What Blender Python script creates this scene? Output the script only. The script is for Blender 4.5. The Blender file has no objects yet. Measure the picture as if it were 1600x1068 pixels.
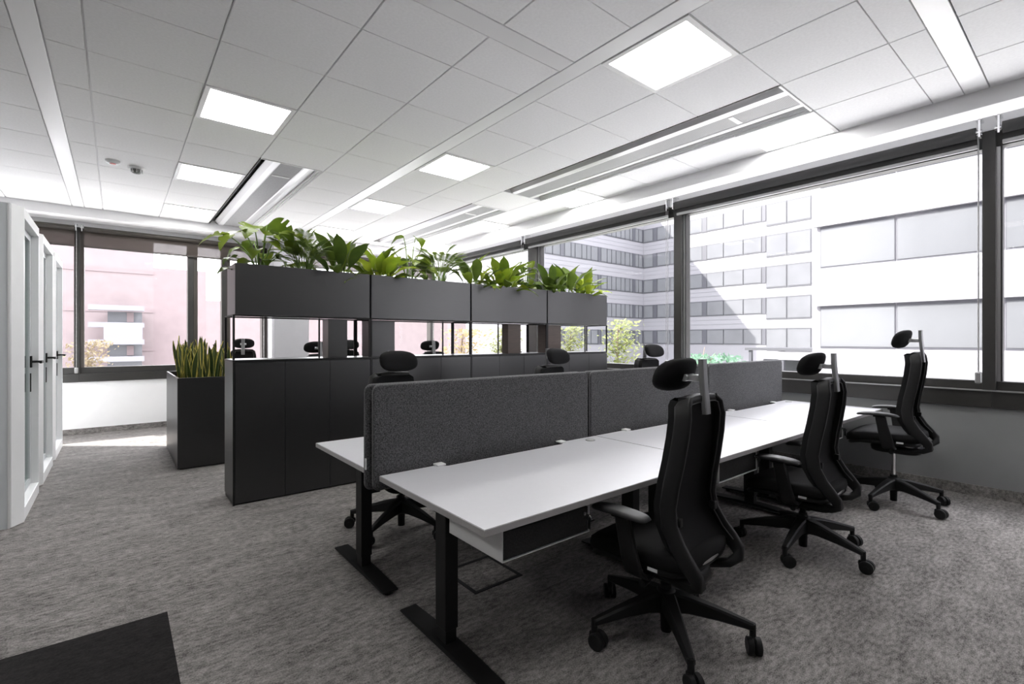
import bpy, bmesh, math, random
from mathutils import Vector, Matrix
random.seed(7)
R = math.radians
scene = bpy.context.scene
C = scene.collection

# ------------------------------------------------------------------ camera
cam = bpy.data.cameras.new('camera')
cam.sensor_fit = 'HORIZONTAL'; cam.sensor_width = 36.0
cam.lens = 36.0 * 758.8 / 1600.0
cam.shift_y = -3.45 / 1600.0
cam.clip_start = 0.05; cam.clip_end = 500
camo = bpy.data.objects.new('camera', cam); C.objects.link(camo)
camo.location = (0, 0, 1.35)
camo.rotation_euler = (R(90), 0, -R(39.155))
scene.camera = camo

# ------------------------------------------------------------------ world, sun, exposure
W = bpy.data.worlds.new('sky'); scene.world = W
W.use_nodes = True
bg = W.node_tree.nodes['Background']
bg.inputs['Color'].default_value = (0.955, 0.955, 1.0, 1)
bg.inputs['Strength'].default_value = 5.4
sun = bpy.data.lights.new('sun', 'SUN'); sun.energy = 11.0; sun.angle = R(0.6); sun.color = (1, 0.96, 0.9)
suno = bpy.data.objects.new('sun', sun); C.objects.link(suno)
suno.rotation_euler = Vector((0.77, -0.63, -0.78)).to_track_quat('-Z', 'Y').to_euler()
suno.location = (-10, 14, 16)
def portal(loc, rot, sx, sy):
    l = bpy.data.lights.new('window_portal', 'AREA'); l.shape = 'RECTANGLE'; l.size = sx; l.size_y = sy
    l.cycles.is_portal = True
    o = bpy.data.objects.new('window_portal', l); C.objects.link(o); o.location = loc; o.rotation_euler = rot
portal((5.99, 2.9, 2.02), (0, R(90), 0), 2.05, 12.6)          # right hand window band, facing the room
portal((2.0, 9.50, 1.95), (R(-90), 0, 0), 7.4, 2.0)           # window band behind the shelves
PANEL = 10.5                                                   # radiance of the ceiling panels
scene.view_settings.view_transform = 'Standard'
scene.view_settings.look = 'None'
scene.view_settings.gamma = 1.0
scene.view_settings.use_curve_mapping = False
scene.view_settings.exposure = 1.05
scene.cycles.max_bounces = 8
scene.cycles.diffuse_bounces = 5
scene.cycles.transparent_max_bounces = 24
scene.cycles.sample_clamp_indirect = 4.0
scene.cycles.use_denoising = True

# ------------------------------------------------------------------ materials
MT = {}
def nmat(name):
    m = bpy.data.materials.new(name); m.use_nodes = True
    MT[name] = m
    nt = m.node_tree
    return m, nt, nt.nodes['Principled BSDF'], nt.nodes['Material Output']
def mat(name, col, rough=0.5, metal=0.0, spec=0.5, noise=0.0, scale=40.0, bump=0.0, emit=None, stretch=None):
    m, nt, p, out = nmat(name)
    p.inputs['Base Color'].default_value = (*col, 1)
    p.inputs['Roughness'].default_value = rough
    p.inputs['Metallic'].default_value = metal
    p.inputs['Specular IOR Level'].default_value = spec
    if emit:
        p.inputs['Emission Color'].default_value = (*emit[:3], 1); p.inputs['Emission Strength'].default_value = emit[3]
    if noise or bump:
        tc = nt.nodes.new('ShaderNodeTexCoord'); mp = nt.nodes.new('ShaderNodeMapping')
        if stretch: mp.inputs['Scale'].default_value = stretch
        nt.links.new(tc.outputs['Object'], mp.inputs['Vector'])
        nz = nt.nodes.new('ShaderNodeTexNoise'); nz.inputs['Scale'].default_value = scale; nz.inputs['Detail'].default_value = 4
        nt.links.new(mp.outputs[0], nz.inputs['Vector'])
        if noise:
            rp = nt.nodes.new('ShaderNodeMapRange')
            rp.inputs['From Min'].default_value = 0.3; rp.inputs['From Max'].default_value = 0.7
            rp.inputs['To Min'].default_value = 1 - noise; rp.inputs['To Max'].default_value = 1 + noise
            nt.links.new(nz.outputs['Fac'], rp.inputs['Value'])
            mx = nt.nodes.new('ShaderNodeMix'); mx.data_type = 'RGBA'; mx.blend_type = 'MULTIPLY'; mx.inputs[0].default_value = 1
            mx.inputs[6].default_value = (*col, 1)
            nt.links.new(rp.outputs[0], mx.inputs[7]); nt.links.new(mx.outputs[2], p.inputs['Base Color'])
        if bump:
            bp = nt.nodes.new('ShaderNodeBump'); bp.inputs['Strength'].default_value = bump; bp.inputs['Distance'].default_value = 0.002
            nt.links.new(nz.outputs['Fac'], bp.inputs['Height']); nt.links.new(bp.outputs[0], p.inputs['Normal'])
    return m
def glassmat(name, tint, gloss=1.0, rough=0.0, base=0.04):
    m, nt, p, out = nmat(name)
    nt.nodes.remove(p)
    t = nt.nodes.new('ShaderNodeBsdfTransparent'); t.inputs[0].default_value = (*tint, 1)
    g = nt.nodes.new('ShaderNodeBsdfGlossy'); g.inputs['Roughness'].default_value = rough; g.inputs[0].default_value = (gloss, gloss, gloss, 1)
    lw = nt.nodes.new('ShaderNodeLayerWeight'); lw.inputs[0].default_value = 0.5
    pw = nt.nodes.new('ShaderNodeMath'); pw.operation = 'POWER'; pw.inputs[1].default_value = 5.0
    f = nt.nodes.new('ShaderNodeMath'); f.operation = 'MULTIPLY_ADD'; f.inputs[1].default_value = 0.9; f.inputs[2].default_value = base
    nt.links.new(lw.outputs['Facing'], pw.inputs[0]); nt.links.new(pw.outputs[0], f.inputs[0])
    mx = nt.nodes.new('ShaderNodeMixShader')
    nt.links.new(f.outputs[0], mx.inputs[0]); nt.links.new(t.outputs[0], mx.inputs[1]); nt.links.new(g.outputs[0], mx.inputs[2])
    nt.links.new(mx.outputs[0], out.inputs[0])
    return m
def leafmat(name, c0, c1, trans=0.35):
    m, nt, p, out = nmat(name)
    oi = nt.nodes.new('ShaderNodeObjectInfo')
    tc = nt.nodes.new('ShaderNodeTexCoord'); nz = nt.nodes.new('ShaderNodeTexNoise'); nz.inputs['Scale'].default_value = 14
    nt.links.new(tc.outputs['Object'], nz.inputs['Vector'])
    ad = nt.nodes.new('ShaderNodeMath'); ad.operation = 'ADD'
    sb = nt.nodes.new('ShaderNodeMath'); sb.operation = 'SUBTRACT'; sb.inputs[1].default_value = 0.5
    nt.links.new(nz.outputs['Fac'], sb.inputs[0]); nt.links.new(oi.outputs['Random'], ad.inputs[0]); nt.links.new(sb.outputs[0], ad.inputs[1])
    mx = nt.nodes.new('ShaderNodeMix'); mx.data_type = 'RGBA'; mx.inputs[6].default_value = (*c0, 1); mx.inputs[7].default_value = (*c1, 1)
    nt.links.new(ad.outputs[0], mx.inputs[0]); nt.links.new(mx.outputs[2], p.inputs['Base Color'])
    p.inputs['Roughness'].default_value = 0.38
    tr = nt.nodes.new('ShaderNodeBsdfTranslucent'); nt.links.new(mx.outputs[2], tr.inputs[0])
    ms = nt.nodes.new('ShaderNodeMixShader'); ms.inputs[0].default_value = trans
    nt.links.new(p.outputs[0], ms.inputs[1]); nt.links.new(tr.outputs[0], ms.inputs[2]); nt.links.new(ms.outputs[0], out.inputs[0])
    return m

def carpet(name, dark, light, contrast=1.0):
    m, nt, p, out = nmat(name)
    tc = nt.nodes.new('ShaderNodeTexCoord')
    def noise(sc, stretch, detail=3):
        mp = nt.nodes.new('ShaderNodeMapping'); mp.inputs['Scale'].default_value = stretch
        nt.links.new(tc.outputs['Object'], mp.inputs['Vector'])
        n = nt.nodes.new('ShaderNodeTexNoise'); n.inputs['Scale'].default_value = sc; n.inputs['Detail'].default_value = detail
        nt.links.new(mp.outputs[0], n.inputs['Vector']); return n
    fine = noise(190, (0.7, 1, 1), 2)
    streak = noise(48, (0.50, 1.10, 1), 8)
    big = noise(7.0, (0.6, 1.4, 1), 5)
    def mr(n, a, b, lo, hi):
        r = nt.nodes.new('ShaderNodeMapRange'); r.inputs['From Min'].default_value = a; r.inputs['From Max'].default_value = b
        r.inputs['To Min'].default_value = lo; r.inputs['To Max'].default_value = hi
        nt.links.new(n.outputs['Fac'], r.inputs['Value']); return r
    a = mr(fine, 0.34, 0.66, 0.0, 0.40); b = mr(streak, 0.35, 0.65, 0.0, 0.38); c = mr(big, 0.34, 0.66, 0.0, 0.22)
    s1 = nt.nodes.new('ShaderNodeMath'); s1.operation = 'ADD'; s2 = nt.nodes.new('ShaderNodeMath'); s2.operation = 'ADD'
    nt.links.new(a.outputs[0], s1.inputs[0]); nt.links.new(b.outputs[0], s1.inputs[1])
    nt.links.new(s1.outputs[0], s2.inputs[0]); nt.links.new(c.outputs[0], s2.inputs[1])
    mx = nt.nodes.new('ShaderNodeMix'); mx.data_type = 'RGBA'; mx.inputs[6].default_value = (*dark, 1); mx.inputs[7].default_value = (*light, 1)
    nt.links.new(s2.outputs[0], mx.inputs[0]); nt.links.new(mx.outputs[2], p.inputs['Base Color'])
    p.inputs['Roughness'].default_value = 0.95; p.inputs['Specular IOR Level'].default_value = 0.15
    bp = nt.nodes.new('ShaderNodeBump'); bp.inputs['Strength'].default_value = 0.3; bp.inputs['Distance'].default_value = 0.002
    nt.links.new(s1.outputs[0], bp.inputs['Height']); nt.links.new(bp.outputs[0], p.inputs['Normal'])
    return m
def perforated(name, base, hole):
    m, nt, p, out = nmat(name)
    tc = nt.nodes.new('ShaderNodeTexCoord'); mp = nt.nodes.new('ShaderNodeMapping'); mp.inputs['Scale'].default_value = (90, 90, 90)
    nt.links.new(tc.outputs['Object'], mp.inputs['Vector'])
    v = nt.nodes.new('ShaderNodeTexVoronoi'); v.inputs['Scale'].default_value = 1.0; v.inputs['Randomness'].default_value = 0.0
    nt.links.new(mp.outputs[0], v.inputs['Vector'])
    r = nt.nodes.new('ShaderNodeMapRange'); r.inputs['From Min'].default_value = 0.30; r.inputs['From Max'].default_value = 0.40
    nt.links.new(v.outputs['Distance'], r.inputs['Value'])
    mx = nt.nodes.new('ShaderNodeMix'); mx.data_type = 'RGBA'; mx.inputs[6].default_value = (*hole, 1); mx.inputs[7].default_value = (*base, 1)
    nt.links.new(r.outputs[0], mx.inputs[0]); nt.links.new(mx.outputs[2], p.inputs['Base Color'])
    p.inputs['Roughness'].default_value = 0.5
    return m

carpet('carpet', (0.030, 0.0275, 0.026), (0.365, 0.346, 0.334))
carpet('carpet_dark', (0.006, 0.0055, 0.006), (0.026, 0.024, 0.024))
mat('tile', (0.93, 0.93, 0.935), 0.9, spec=0.2, noise=0.03, scale=60, bump=0.25)
mat('grid', (0.88, 0.88, 0.89), 0.45)
mat('gap', (0.16, 0.16, 0.16), 0.8)
mat('strip', (0.92, 0.92, 0.925), 0.28)
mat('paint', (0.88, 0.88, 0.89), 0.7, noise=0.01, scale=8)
mat('paint_backlit', (0.25, 0.255, 0.26), 0.7, noise=0.02, scale=8)  # right wall paint, darkened to carry its backlit shade in the colour
mat('paint_pier', (0.40, 0.40, 0.42), 0.7, noise=0.02, scale=8)  # white pier, greyed in colour for its shaded front
mat('paint_room', (0.34, 0.34, 0.34), 0.8, noise=0.02, scale=6)
mat('window_frame', (0.030, 0.029, 0.027), 0.45, noise=0.06, scale=20)
mat('window_frame_brown', (0.055, 0.047, 0.040), 0.45, noise=0.06, scale=20)
mat('frame_strip', (0.42, 0.42, 0.42), 0.35, metal=0.6)
glassmat('glass', (0.98, 0.98, 0.982), 0.04)
glassmat('booth_glass', (0.72, 0.83, 0.80), 0.9)
mat('blind_roll', (0.055, 0.055, 0.055), 0.8, noise=0.05, scale=200)
mat('hem', (0.35, 0.35, 0.35), 0.4, metal=0.5)
mat('chrome', (0.75, 0.75, 0.76), 0.18, metal=1.0)
mat('black_metal', (0.0095, 0.0095, 0.0100), 0.5, spec=0.25, noise=0.08, scale=60)
mat('black_plastic', (0.0120, 0.0120, 0.0126), 0.5, spec=0.25, noise=0.06, scale=80)
mat('black_fabric', (0.0100, 0.0100, 0.0105), 0.85, spec=0.15, noise=0.25, scale=600, bump=0.3)
mat('black_mesh', (0.0080, 0.0080, 0.0084), 0.75, spec=0.15, noise=0.3, scale=900, bump=0.3)
mat('cabinet', (0.0120, 0.0120, 0.0124), 0.36, spec=0.85, noise=0.10, scale=9, stretch=(1, 1, 6))
mat('cabinet_edge', (0.0113, 0.0113, 0.0117), 0.35, spec=0.35, noise=0.05, scale=20)
mat('panel_brown', (0.060, 0.040, 0.030), 0.5, noise=0.15, scale=12, stretch=(1, 1, 6))
mat('desk_white', (0.61, 0.61, 0.64), 0.38, noise=0.01, scale=30)
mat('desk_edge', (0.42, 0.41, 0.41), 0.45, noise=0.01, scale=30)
mat('white_metal', (0.80, 0.80, 0.80), 0.4, noise=0.01, scale=30)
mat('white_plastic', (0.82, 0.82, 0.82), 0.35)
mat('felt_dark', (0.020, 0.0195, 0.0195), 0.95, noise=0.45, scale=160, bump=0.5)
mat('felt_grey', (0.0780, 0.0780, 0.0819), 0.95, noise=0.85, scale=170, bump=0.5)
mat('felt_edge', (0.16, 0.16, 0.165), 0.9, noise=0.3, scale=200, bump=0.4)
mat('booth_white', (0.84, 0.85, 0.86), 0.4, noise=0.01, scale=10)
mat('booth_grey', (0.62, 0.65, 0.67), 0.45, noise=0.02, scale=10)
mat('booth_inside', (0.22, 0.23, 0.23), 0.9, noise=0.1, scale=90)
mat('aluminium', (0.80, 0.80, 0.81), 0.35, metal=0.25)
perforated('perforated', (0.40, 0.40, 0.41), (0.07, 0.07, 0.07))
mat('panel_light', (0.9, 0.9, 0.9), 0.5, emit=(1.0, 0.985, 0.965, PANEL))
mat('soil', (0.02, 0.016, 0.012), 0.95, noise=0.4, scale=120, bump=0.6)
mat('tag_white', (0.75, 0.75, 0.76), 0.6)
mat('tag_grey', (0.30, 0.30, 0.32), 0.6)
leafmat('leaf_deep', (0.045, 0.080, 0.014), (0.095, 0.145, 0.022))
leafmat('leaf_mid', (0.085, 0.140, 0.014), (0.175, 0.235, 0.024))
leafmat('leaf_lime', (0.180, 0.275, 0.018), (0.330, 0.400, 0.035), 0.45)
leafmat('leaf_palm', (0.080, 0.130, 0.026), (0.160, 0.220, 0.045))
leafmat('snake_green', (0.022, 0.048, 0.012), (0.070, 0.090, 0.018), 0.1)
mat('snake_yellow', (0.55, 0.46, 0.10), 0.5, noise=0.2, scale=30)
mat('snake_brown', (0.25, 0.12, 0.03), 0.6, noise=0.2, scale=30)
mat('stalk', (0.16, 0.26, 0.05), 0.6, noise=0.15, scale=20)
# outdoors
mat('facade_white', (0.155, 0.153, 0.168), 0.6, noise=0.015, scale=0.5)
mat('facade_joint', (0.11, 0.11, 0.12), 0.7)
mat('facade_pane', (0.096, 0.099, 0.107), 0.25, noise=0.08, scale=0.6)
mat('facade_pane_near', (0.085, 0.088, 0.094), 0.25, noise=0.05, scale=0.6)
mat('facade_frame', (0.038, 0.039, 0.046), 0.5)
mat('facade_pier', (0.042, 0.043, 0.052), 0.5)
mat('brick_pink', (0.172, 0.138, 0.141), 0.8, noise=0.06, scale=1.5)
mat('brick_pink_dark', (0.165, 0.129, 0.133), 0.8, noise=0.06, scale=1.5)
mat('ground', (0.70, 0.70, 0.69), 0.9, noise=0.1, scale=0.6)
mat('lawn', (0.06, 0.09, 0.036), 0.95, noise=0.3, scale=3)
leafmat('tree_yellow', (0.12, 0.145, 0.035), (0.20, 0.205, 0.06), 0.4)
leafmat('tree_green', (0.035, 0.09, 0.055), (0.07, 0.14, 0.075), 0.3)
leafmat('tree_gold', (0.22, 0.18, 0.08), (0.28, 0.21, 0.09), 0.4)
leafmat('tree_pale', (0.20, 0.165, 0.10), (0.24, 0.19, 0.115), 0.4)
mat('bark', (0.14, 0.10, 0.07), 0.9, noise=0.2, scale=20)
mat('sign_red', (0.70, 0.04, 0.05), 0.5)
mat('detector_red', (0.55, 0.10, 0.08), 0.4)
mat('detector_grey', (0.20, 0.21, 0.20), 0.5)

# ------------------------------------------------------------------ mesh helpers
class MB:
    def __init__(s): s.v = []; s.f = []; s.m = []; s.s = []
    def add(s, vs, fs, m=0, smooth=False):
        b = len(s.v); s.v += [tuple(v) for v in vs]
        for f in fs: s.f.append([b + i for i in f]); s.m.append(m); s.s.append(smooth)
        return s
    def box(s, x0, y0, z0, x1, y1, z1, m=0, ch=0.0):
        if ch > 0:
            return s.chbox(x0, y0, z0, x1, y1, z1, ch, m)
        vs = [(x0,y0,z0),(x1,y0,z0),(x1,y1,z0),(x0,y1,z0),(x0,y0,z1),(x1,y0,z1),(x1,y1,z1),(x0,y1,z1)]
        return s.add(vs, [(3,2,1,0),(4,5,6,7),(0,1,5,4),(1,2,6,5),(2,3,7,6),(3,0,4,7)], m)
    def chbox(s, x0, y0, z0, x1, y1, z1, c, m=0):
        bm = bmesh.new(); bmesh.ops.create_cube(bm, size=1)
        for v in bm.verts:
            v.co = Vector(((x0+x1)/2 + v.co.x*(x1-x0), (y0+y1)/2 + v.co.y*(y1-y0), (z0+z1)/2 + v.co.z*(z1-z0)))
        bmesh.ops.bevel(bm, geom=bm.edges[:], offset=c, segments=2, profile=0.5, affect='EDGES')
        bm.verts.index_update()
        s.add([v.co[:] for v in bm.verts], [[v.index for v in f.verts] for f in bm.faces], m); bm.free()
        return s
    def prism(s, pts, lo, hi, axis='z', m=0):      # closed 2D polygon extruded along an axis
        n = len(pts)
        def P(a, b, c): return {'z': (a, b, c), 'y': (a, c, b), 'x': (c, a, b)}[axis]
        vs = [P(a, b, lo) for a, b in pts] + [P(a, b, hi) for a, b in pts]
        fs = [list(range(n))[::-1], list(range(n, 2*n))] + [(i, (i+1) % n, n+(i+1) % n, n+i) for i in range(n)]
        return s.add(vs, fs, m)
    def loft(s, rings, m=0, smooth=True, cap=True, closed=True):
        n = len(rings[0]); vs = [p for r in rings for p in r]; fs = []
        for i in range(len(rings)-1):
            for j in range(n if closed else n-1):
                k = (j+1) % n
                fs.append((i*n+j, i*n+k, (i+1)*n+k, (i+1)*n+j))
        s.add(vs, fs, m, smooth)
        if cap and closed:
            s.add(rings[0], [list(range(n))[::-1]], m); s.add(rings[-1], [list(range(n))], m)
        return s
    def cyl(s, p0, p1, r0, r1=None, n=12, m=0, smooth=True):
        r1 = r0 if r1 is None else r1
        p0 = Vector(p0); p1 = Vector(p1); d = (p1-p0).normalized()
        a = d.orthogonal().normalized(); b = d.cross(a)
        rings = [[(p + (a*math.cos(2*math.pi*k/n) + b*math.sin(2*math.pi*k/n))*r)[:] for k in range(n)] for p, r in ((p0, r0), (p1, r1))]
        return s.loft(rings, m, smooth)
    def tube(s, pts, r, n=8, m=0):
        pts = [Vector(p) for p in pts]; rings = []
        up = None
        for i, p in enumerate(pts):
            t = (pts[min(i+1, len(pts)-1)] - pts[max(i-1, 0)]).normalized()
            a = t.orthogonal().normalized() if up is None else (up - t*up.dot(t)).normalized()
            up = a; b = t.cross(a); rr = r[i] if isinstance(r, (list, tuple)) else r
            rings.append([(p + (a*math.cos(2*math.pi*k/n) + b*math.sin(2*math.pi*k/n))*rr)[:] for k in range(n)])
        return s.loft(rings, m)
    def ribbon(s, pts, sides, w, h, m=0, smooth=False):   # rectangular bar along pts; sides = cross direction per point
        rings = []
        for i, p in enumerate(pts):
            p = Vector(p); t = (Vector(pts[min(i+1, len(pts)-1)]) - Vector(pts[max(i-1, 0)])).normalized()
            a = Vector(sides[i]); a = (a - t*a.dot(t)).normalized(); b = t.cross(a)
            ww = w[i] if isinstance(w, (list, tuple)) else w; hh = h[i] if isinstance(h, (list, tuple)) else h
            c = 0.28
            pr = [(-1, -1+c), (-1+c, -1), (1-c, -1), (1, -1+c), (1, 1-c), (1-c, 1), (-1+c, 1), (-1, 1-c)]
            rings.append([(p + a*(x*ww/2) + b*(y*hh/2))[:] for x, y in pr])
        return s.loft(rings, m, smooth)
    def lathe(s, prof, n=20, m=0, o=(0, 0, 0)):
        rings = [[(o[0]+r*math.cos(2*math.pi*k/n), o[1]+r*math.sin(2*math.pi*k/n), o[2]+z) for k in range(n)] for r, z in prof]
        return s.loft(rings, m)
    def superbox(s, c, h, e=0.35, nu=20, nv=10, m=0, warp=None):   # rounded block (superellipsoid)
        def sg(x, p): return math.copysign(abs(x)**p, x)
        rings = []
        for i in range(nv+1):
            v = -math.pi/2 + math.pi*i/nv
            v = max(-math.pi/2+0.02, min(math.pi/2-0.02, v))
            ring = []
            for j in range(nu):
                u = 2*math.pi*j/nu
                p = [c[0]+h[0]*sg(math.cos(v), e)*sg(math.cos(u), e), c[1]+h[1]*sg(math.cos(v), e)*sg(math.sin(u), e), c[2]+h[2]*sg(math.sin(v), e)]
                ring.append(warp(p) if warp else tuple(p))
            rings.append(ring)
        return s.loft(rings, m)
    def mesh(s, name, mats):
        me = bpy.data.meshes.new(name); me.from_pydata(s.v, [], s.f); 
        for k in ([mats] if isinstance(mats, str) else mats): me.materials.append(MT[k])
        me.polygons.foreach_set('material_index', s.m); me.polygons.foreach_set('use_smooth', s.s)
        me.update(); return me
    def build(s, name, mats, parent=None, loc=None, rot=None):
        return link(name, s.mesh(name, mats), parent, loc, rot)
def link(name, me, parent=None, loc=None, rot=None, scale=None):
    o = bpy.data.objects.new(name, me); C.objects.link(o)
    if parent: o.parent = parent
    if loc: o.location = loc
    if rot: o.rotation_euler = rot
    if scale: o.scale = scale if isinstance(scale, (tuple, list)) else (scale,)*3
    return o
def tag(o, label=None, cat=None, group=None, kind=None):
    if label: o['label'] = label
    if cat: o['category'] = cat
    if group: o['group'] = group
    if kind: o['kind'] = kind
    return o
def empty(name, loc=(0, 0, 0), rz=0.0, label=None, cat=None, group=None, kind=None):
    o = bpy.data.objects.new(name, None); C.objects.link(o); o.location = loc; o.rotation_euler = (0, 0, rz)
    o.empty_display_size = 0.1
    return tag(o, label, cat, group, kind)
def copy_tree(o, parent=None):
    c = o.copy(); C.objects.link(c); c.parent = parent
    for ch in kids[o.name] if o.name in kids else o.children: copy_tree(ch, c)
    return c
kids = {}
def struct(mb, name, mats, label=None, parent=None):
    o = mb.build(name, mats, parent)
    if not parent: tag(o, label, None, None, 'structure')
    return o

# ================================================================== THE ROOM
CZ = 3.16                      # ceiling height
XW, YW = 5.78, 9.29            # inner faces of the two window walls
XB, YB = -4.2, -3.6            # walls behind the camera
# ---- floor
floor = struct(MB().box(XB-0.2, YB-0.2, -0.25, XW+0.22, YW+0.22, 0.0), 'floor', 'carpet', 'mottled grey carpet floor')
MB().box(-4.0, -0.9, 0.0, 0.195, 2.948, 0.003).build('dark_carpet_field', 'carpet_dark', floor)

# ---- walls
wr = struct(MB().box(XW, YB, 0, XW+0.2, YW+0.2, 0.771), 'wall_right', 'paint_backlit', 'parapet wall under the right windows, backlit shade in its colour')
MB().box(XW, YB, 3.13, XW+0.2, YW+0.2, 3.45).build('window_head', 'paint', wr)
wl = struct(MB().box(XB, YW, 0, XW, YW+0.2, 0.746), 'wall_far', 'paint', 'white parapet wall under the far windows')
MB().box(XB, YW, 2.95, XW, YW+0.2, 3.45).build('window_head', 'paint', wl)
struct(MB().box(XB-0.2, YB-0.2, 0, XB, YW+0.2, 3.45), 'wall_left', 'paint_room', 'plain wall at the side of the room')
struct(MB().box(XB, YB-0.2, 0, XW+0.2, YB, 3.45), 'wall_back', 'paint_room', 'plain wall behind the viewpoint')
struct(MB().box(XW-0.012, YB, 0, XW, YW, 0.092), 'baseboard_right', 'carpet', 'carpet baseboard strip along the right wall')
struct(MB().box(XB, YW-0.012, 0, XW, YW, 0.080), 'baseboard_far', 'carpet', 'carpet baseboard strip along the white wall')
# pier standing between the far windows
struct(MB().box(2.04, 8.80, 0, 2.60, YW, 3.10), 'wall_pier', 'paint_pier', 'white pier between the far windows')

# ---- window bands: sills, frames, panes
def window_right(n, y0, y1):
    w = struct(MB().box(XW-0.03, y0, 0.771, XW+0.14, y1, 0.918, 0, 0.004), 'window_%d' % n, 'window_frame', 'dark framed window in the right wall')
    MB().box(XW-0.045, y0, 0.912, XW+0.0, y1, 0.922).build('sill_nosing', 'frame_strip', w)
    MB().box(XW+0.01, y0, 0.918, XW+0.12, y1, 0.997, 0, 0.004).build('bottom_rail', 'window_frame', w)
    MB().box(XW+0.01, y0, 2.99, XW+0.12, y1, 3.13, 0, 0.004).build('top_rail', 'window_frame', w)
    MB().box(XW+0.06, y0+0.05, 0.99, XW+0.075, y1-0.05, 3.0).build('pane', 'glass', w)
    return w
def mullion_right(w, y0, y1):
    MB().box(XW-0.02, y0+0.035, 0.918, XW+0.14, y1, 3.13, 0, 0.004).build('mullion', 'window_frame', w)
    MB().box(XW+0.02, y0+0.012, 0.99, XW+0.12, y0+0.035, 3.0).build('glazing_bead', 'frame_strip', w)
    MB().box(XW+0.03, y0, 0.99, XW+0.13, y0+0.014, 3.0).build('sash_edge', 'window_frame', w)
MR = [(6.35, 6.62), (3.51, 3.66), (0.565, 0.685), (-2.40, -2.28)]
ys = [YW] + [sum(m)/2 for m in MR] + [YB]
for i in range(5):
    w = window_right(i+1, ys[i+1], ys[i])
    if i < 4: mullion_right(w, *MR[i])
def window_far(n, x0, x1):
    w = struct(MB().box(x0, YW-0.03, 0.746, x1, YW+0.14, 0.865, 0, 0.004), 'window_%d' % n, 'window_frame', 'brown framed window in the far wall')
    MB().box(x0, YW+0.01, 0.865, x1, YW+0.12, 0.955, 0, 0.004).build('bottom_rail', 'window_frame', w)
    MB().box(x0, YW+0.01, 2.86, x1, YW+0.12, 2.955, 0, 0.004).build('top_rail', 'window_frame_brown', w)
    MB().box(x0+0.03, YW+0.06, 0.95, x1-0.03, YW+0.075, 2.87).build('pane', 'glass', w)
    return w
MF = [(-3.1, -2.98), (-0.47, -0.36), (0.88, 1.017), (1.349, 1.479), (1.957, 2.04), (2.60, 2.70), (5.27, 5.37)]
xs = [XB] + [sum(m)/2 for m in MF] + [XW]
for i in range(len(xs)-1):
    w = window_far(6+i, xs[i], xs[i+1])
    if i < len(MF):
        a, b = MF[i]
        MB().box(a, YW-0.02, 0.865, (a+b)/2+0.01, YW+0.14, 2.955, 0, 0.004).build('mullion', 'window_frame', w)
        MB().box((a+b)/2+0.008, YW+0.0, 0.95, b, YW+0.12, 2.87, 0, 0.003).build('glazing_bead', 'window_frame_brown', w)

# ---- soffits running along both window walls
so = MB().prism([(4.865, 3.035), (5.11, 3.035), (5.11, 3.36), (XW, 3.36), (XW, 3.399), (5.09, 3.399), (5.09, 3.06), (4.885, 3.06), (4.885, 3.399), (4.865, 3.399)], YB, 8.86, 'y')
struct(so, 'ceiling_bulkhead', 'paint', 'white plaster bulkhead along the right windows')
so = MB().prism([(8.862, 3.035), (YW, 3.035), (YW, 3.06), (8.882, 3.06), (8.882, 3.399), (8.862, 3.399)], XB, XW, 'x')
struct(so, 'ceiling_soffit', 'paint', 'white plaster soffit along the far windows')

# ---- suspended ceiling: dark void above, each tile a piece, flush white strips
ceil = struct(MB().box(XB-0.2, YB-0.2, 3.40, XW+0.22, YW+0.22, 3.5), 'ceiling', 'gap', 'suspended ceiling of pale square tiles')
XL = [-4.2, -3.59, -2.965, -2.34, -1.715, -1.09, -0.465]
cols = [(XL[i], XL[i+1]) for i in range(6)] + [(-0.34, -0.147), (-0.147, 0.485), (0.485, 1.108), (1.108, 1.727), (1.727, 2.32), (2.46, 3.064), (3.064, 3.66), (3.66, 4.272), (4.272, 4.865)]
YF = [2.749, 3.395, 4.04, 4.677, 5.335, 5.975, 6.61, 7.26, 7.90, 8.55, 8.86]
rowsL = [(-3.6, -2.60), (-2.60, -1.96), (-1.96, -1.32), (-1.32, -0.68), (-0.68, -0.04), (-0.04, 0.60), (0.60, 1.11), (1.11, 1.752), (1.752, 2.20), (2.34, 2.749)] + list(zip(YF, YF[1:]))
rowsR = [(-3.6, -2.60), (-2.60, -1.96), (-1.96, -1.34), (-1.34, -0.72), (-0.72, -0.10), (-0.10, 0.536), (0.67, 0.849), (0.849, 1.47), (1.47, 2.104), (2.104, 2.749)] + list(zip(YF, YF[1:]))
lightcells = []
def is_light(ci, y0):
    near = lambda a: abs(y0-a) < 0.02
    if ci == 8: return near(4.04) or near(5.975) or near(7.90) or near(0.60)  # last one is unseen, added as fill light
    if ci in (11, 14): return near(1.47) or near(4.04) or near(5.975) or near(7.90)
    if ci == 3: return near(1.11) or near(3.395)  # unseen side panels, added to brighten the booth side
    return False
def is_beam(ci, y0):
    if ci == 13: return 1.46 < y0 < 4.5 or 5.3 < y0 < 8.5
    if ci == 9: return 5.3 < y0 < 8.6
    return False
tcache = {}
bars = MB()
for ci, (x0, x1) in enumerate(cols):
    for (y0, y1) in (rowsL if x1 < 2.4 else rowsR):
        if is_light(ci, y0): lightcells.append((x0, x1, y0, y1)); continue
        if is_beam(ci, y0): continue
        key = (round(x1-x0, 3), round(y1-y0, 3))
        if key not in tcache:
            hx, hy = (x1-x0)/2-0.005, (y1-y0)/2-0.003
            tcache[key] = MB().box(-hx, -hy, 0.0, hx, hy, 0.018, 0, 0.0025).mesh('ceiling_tile', 'tile')
        link('ceiling_tile', tcache[key], ceil, ((x0+x1)/2, (y0+y1)/2, CZ))
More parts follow.
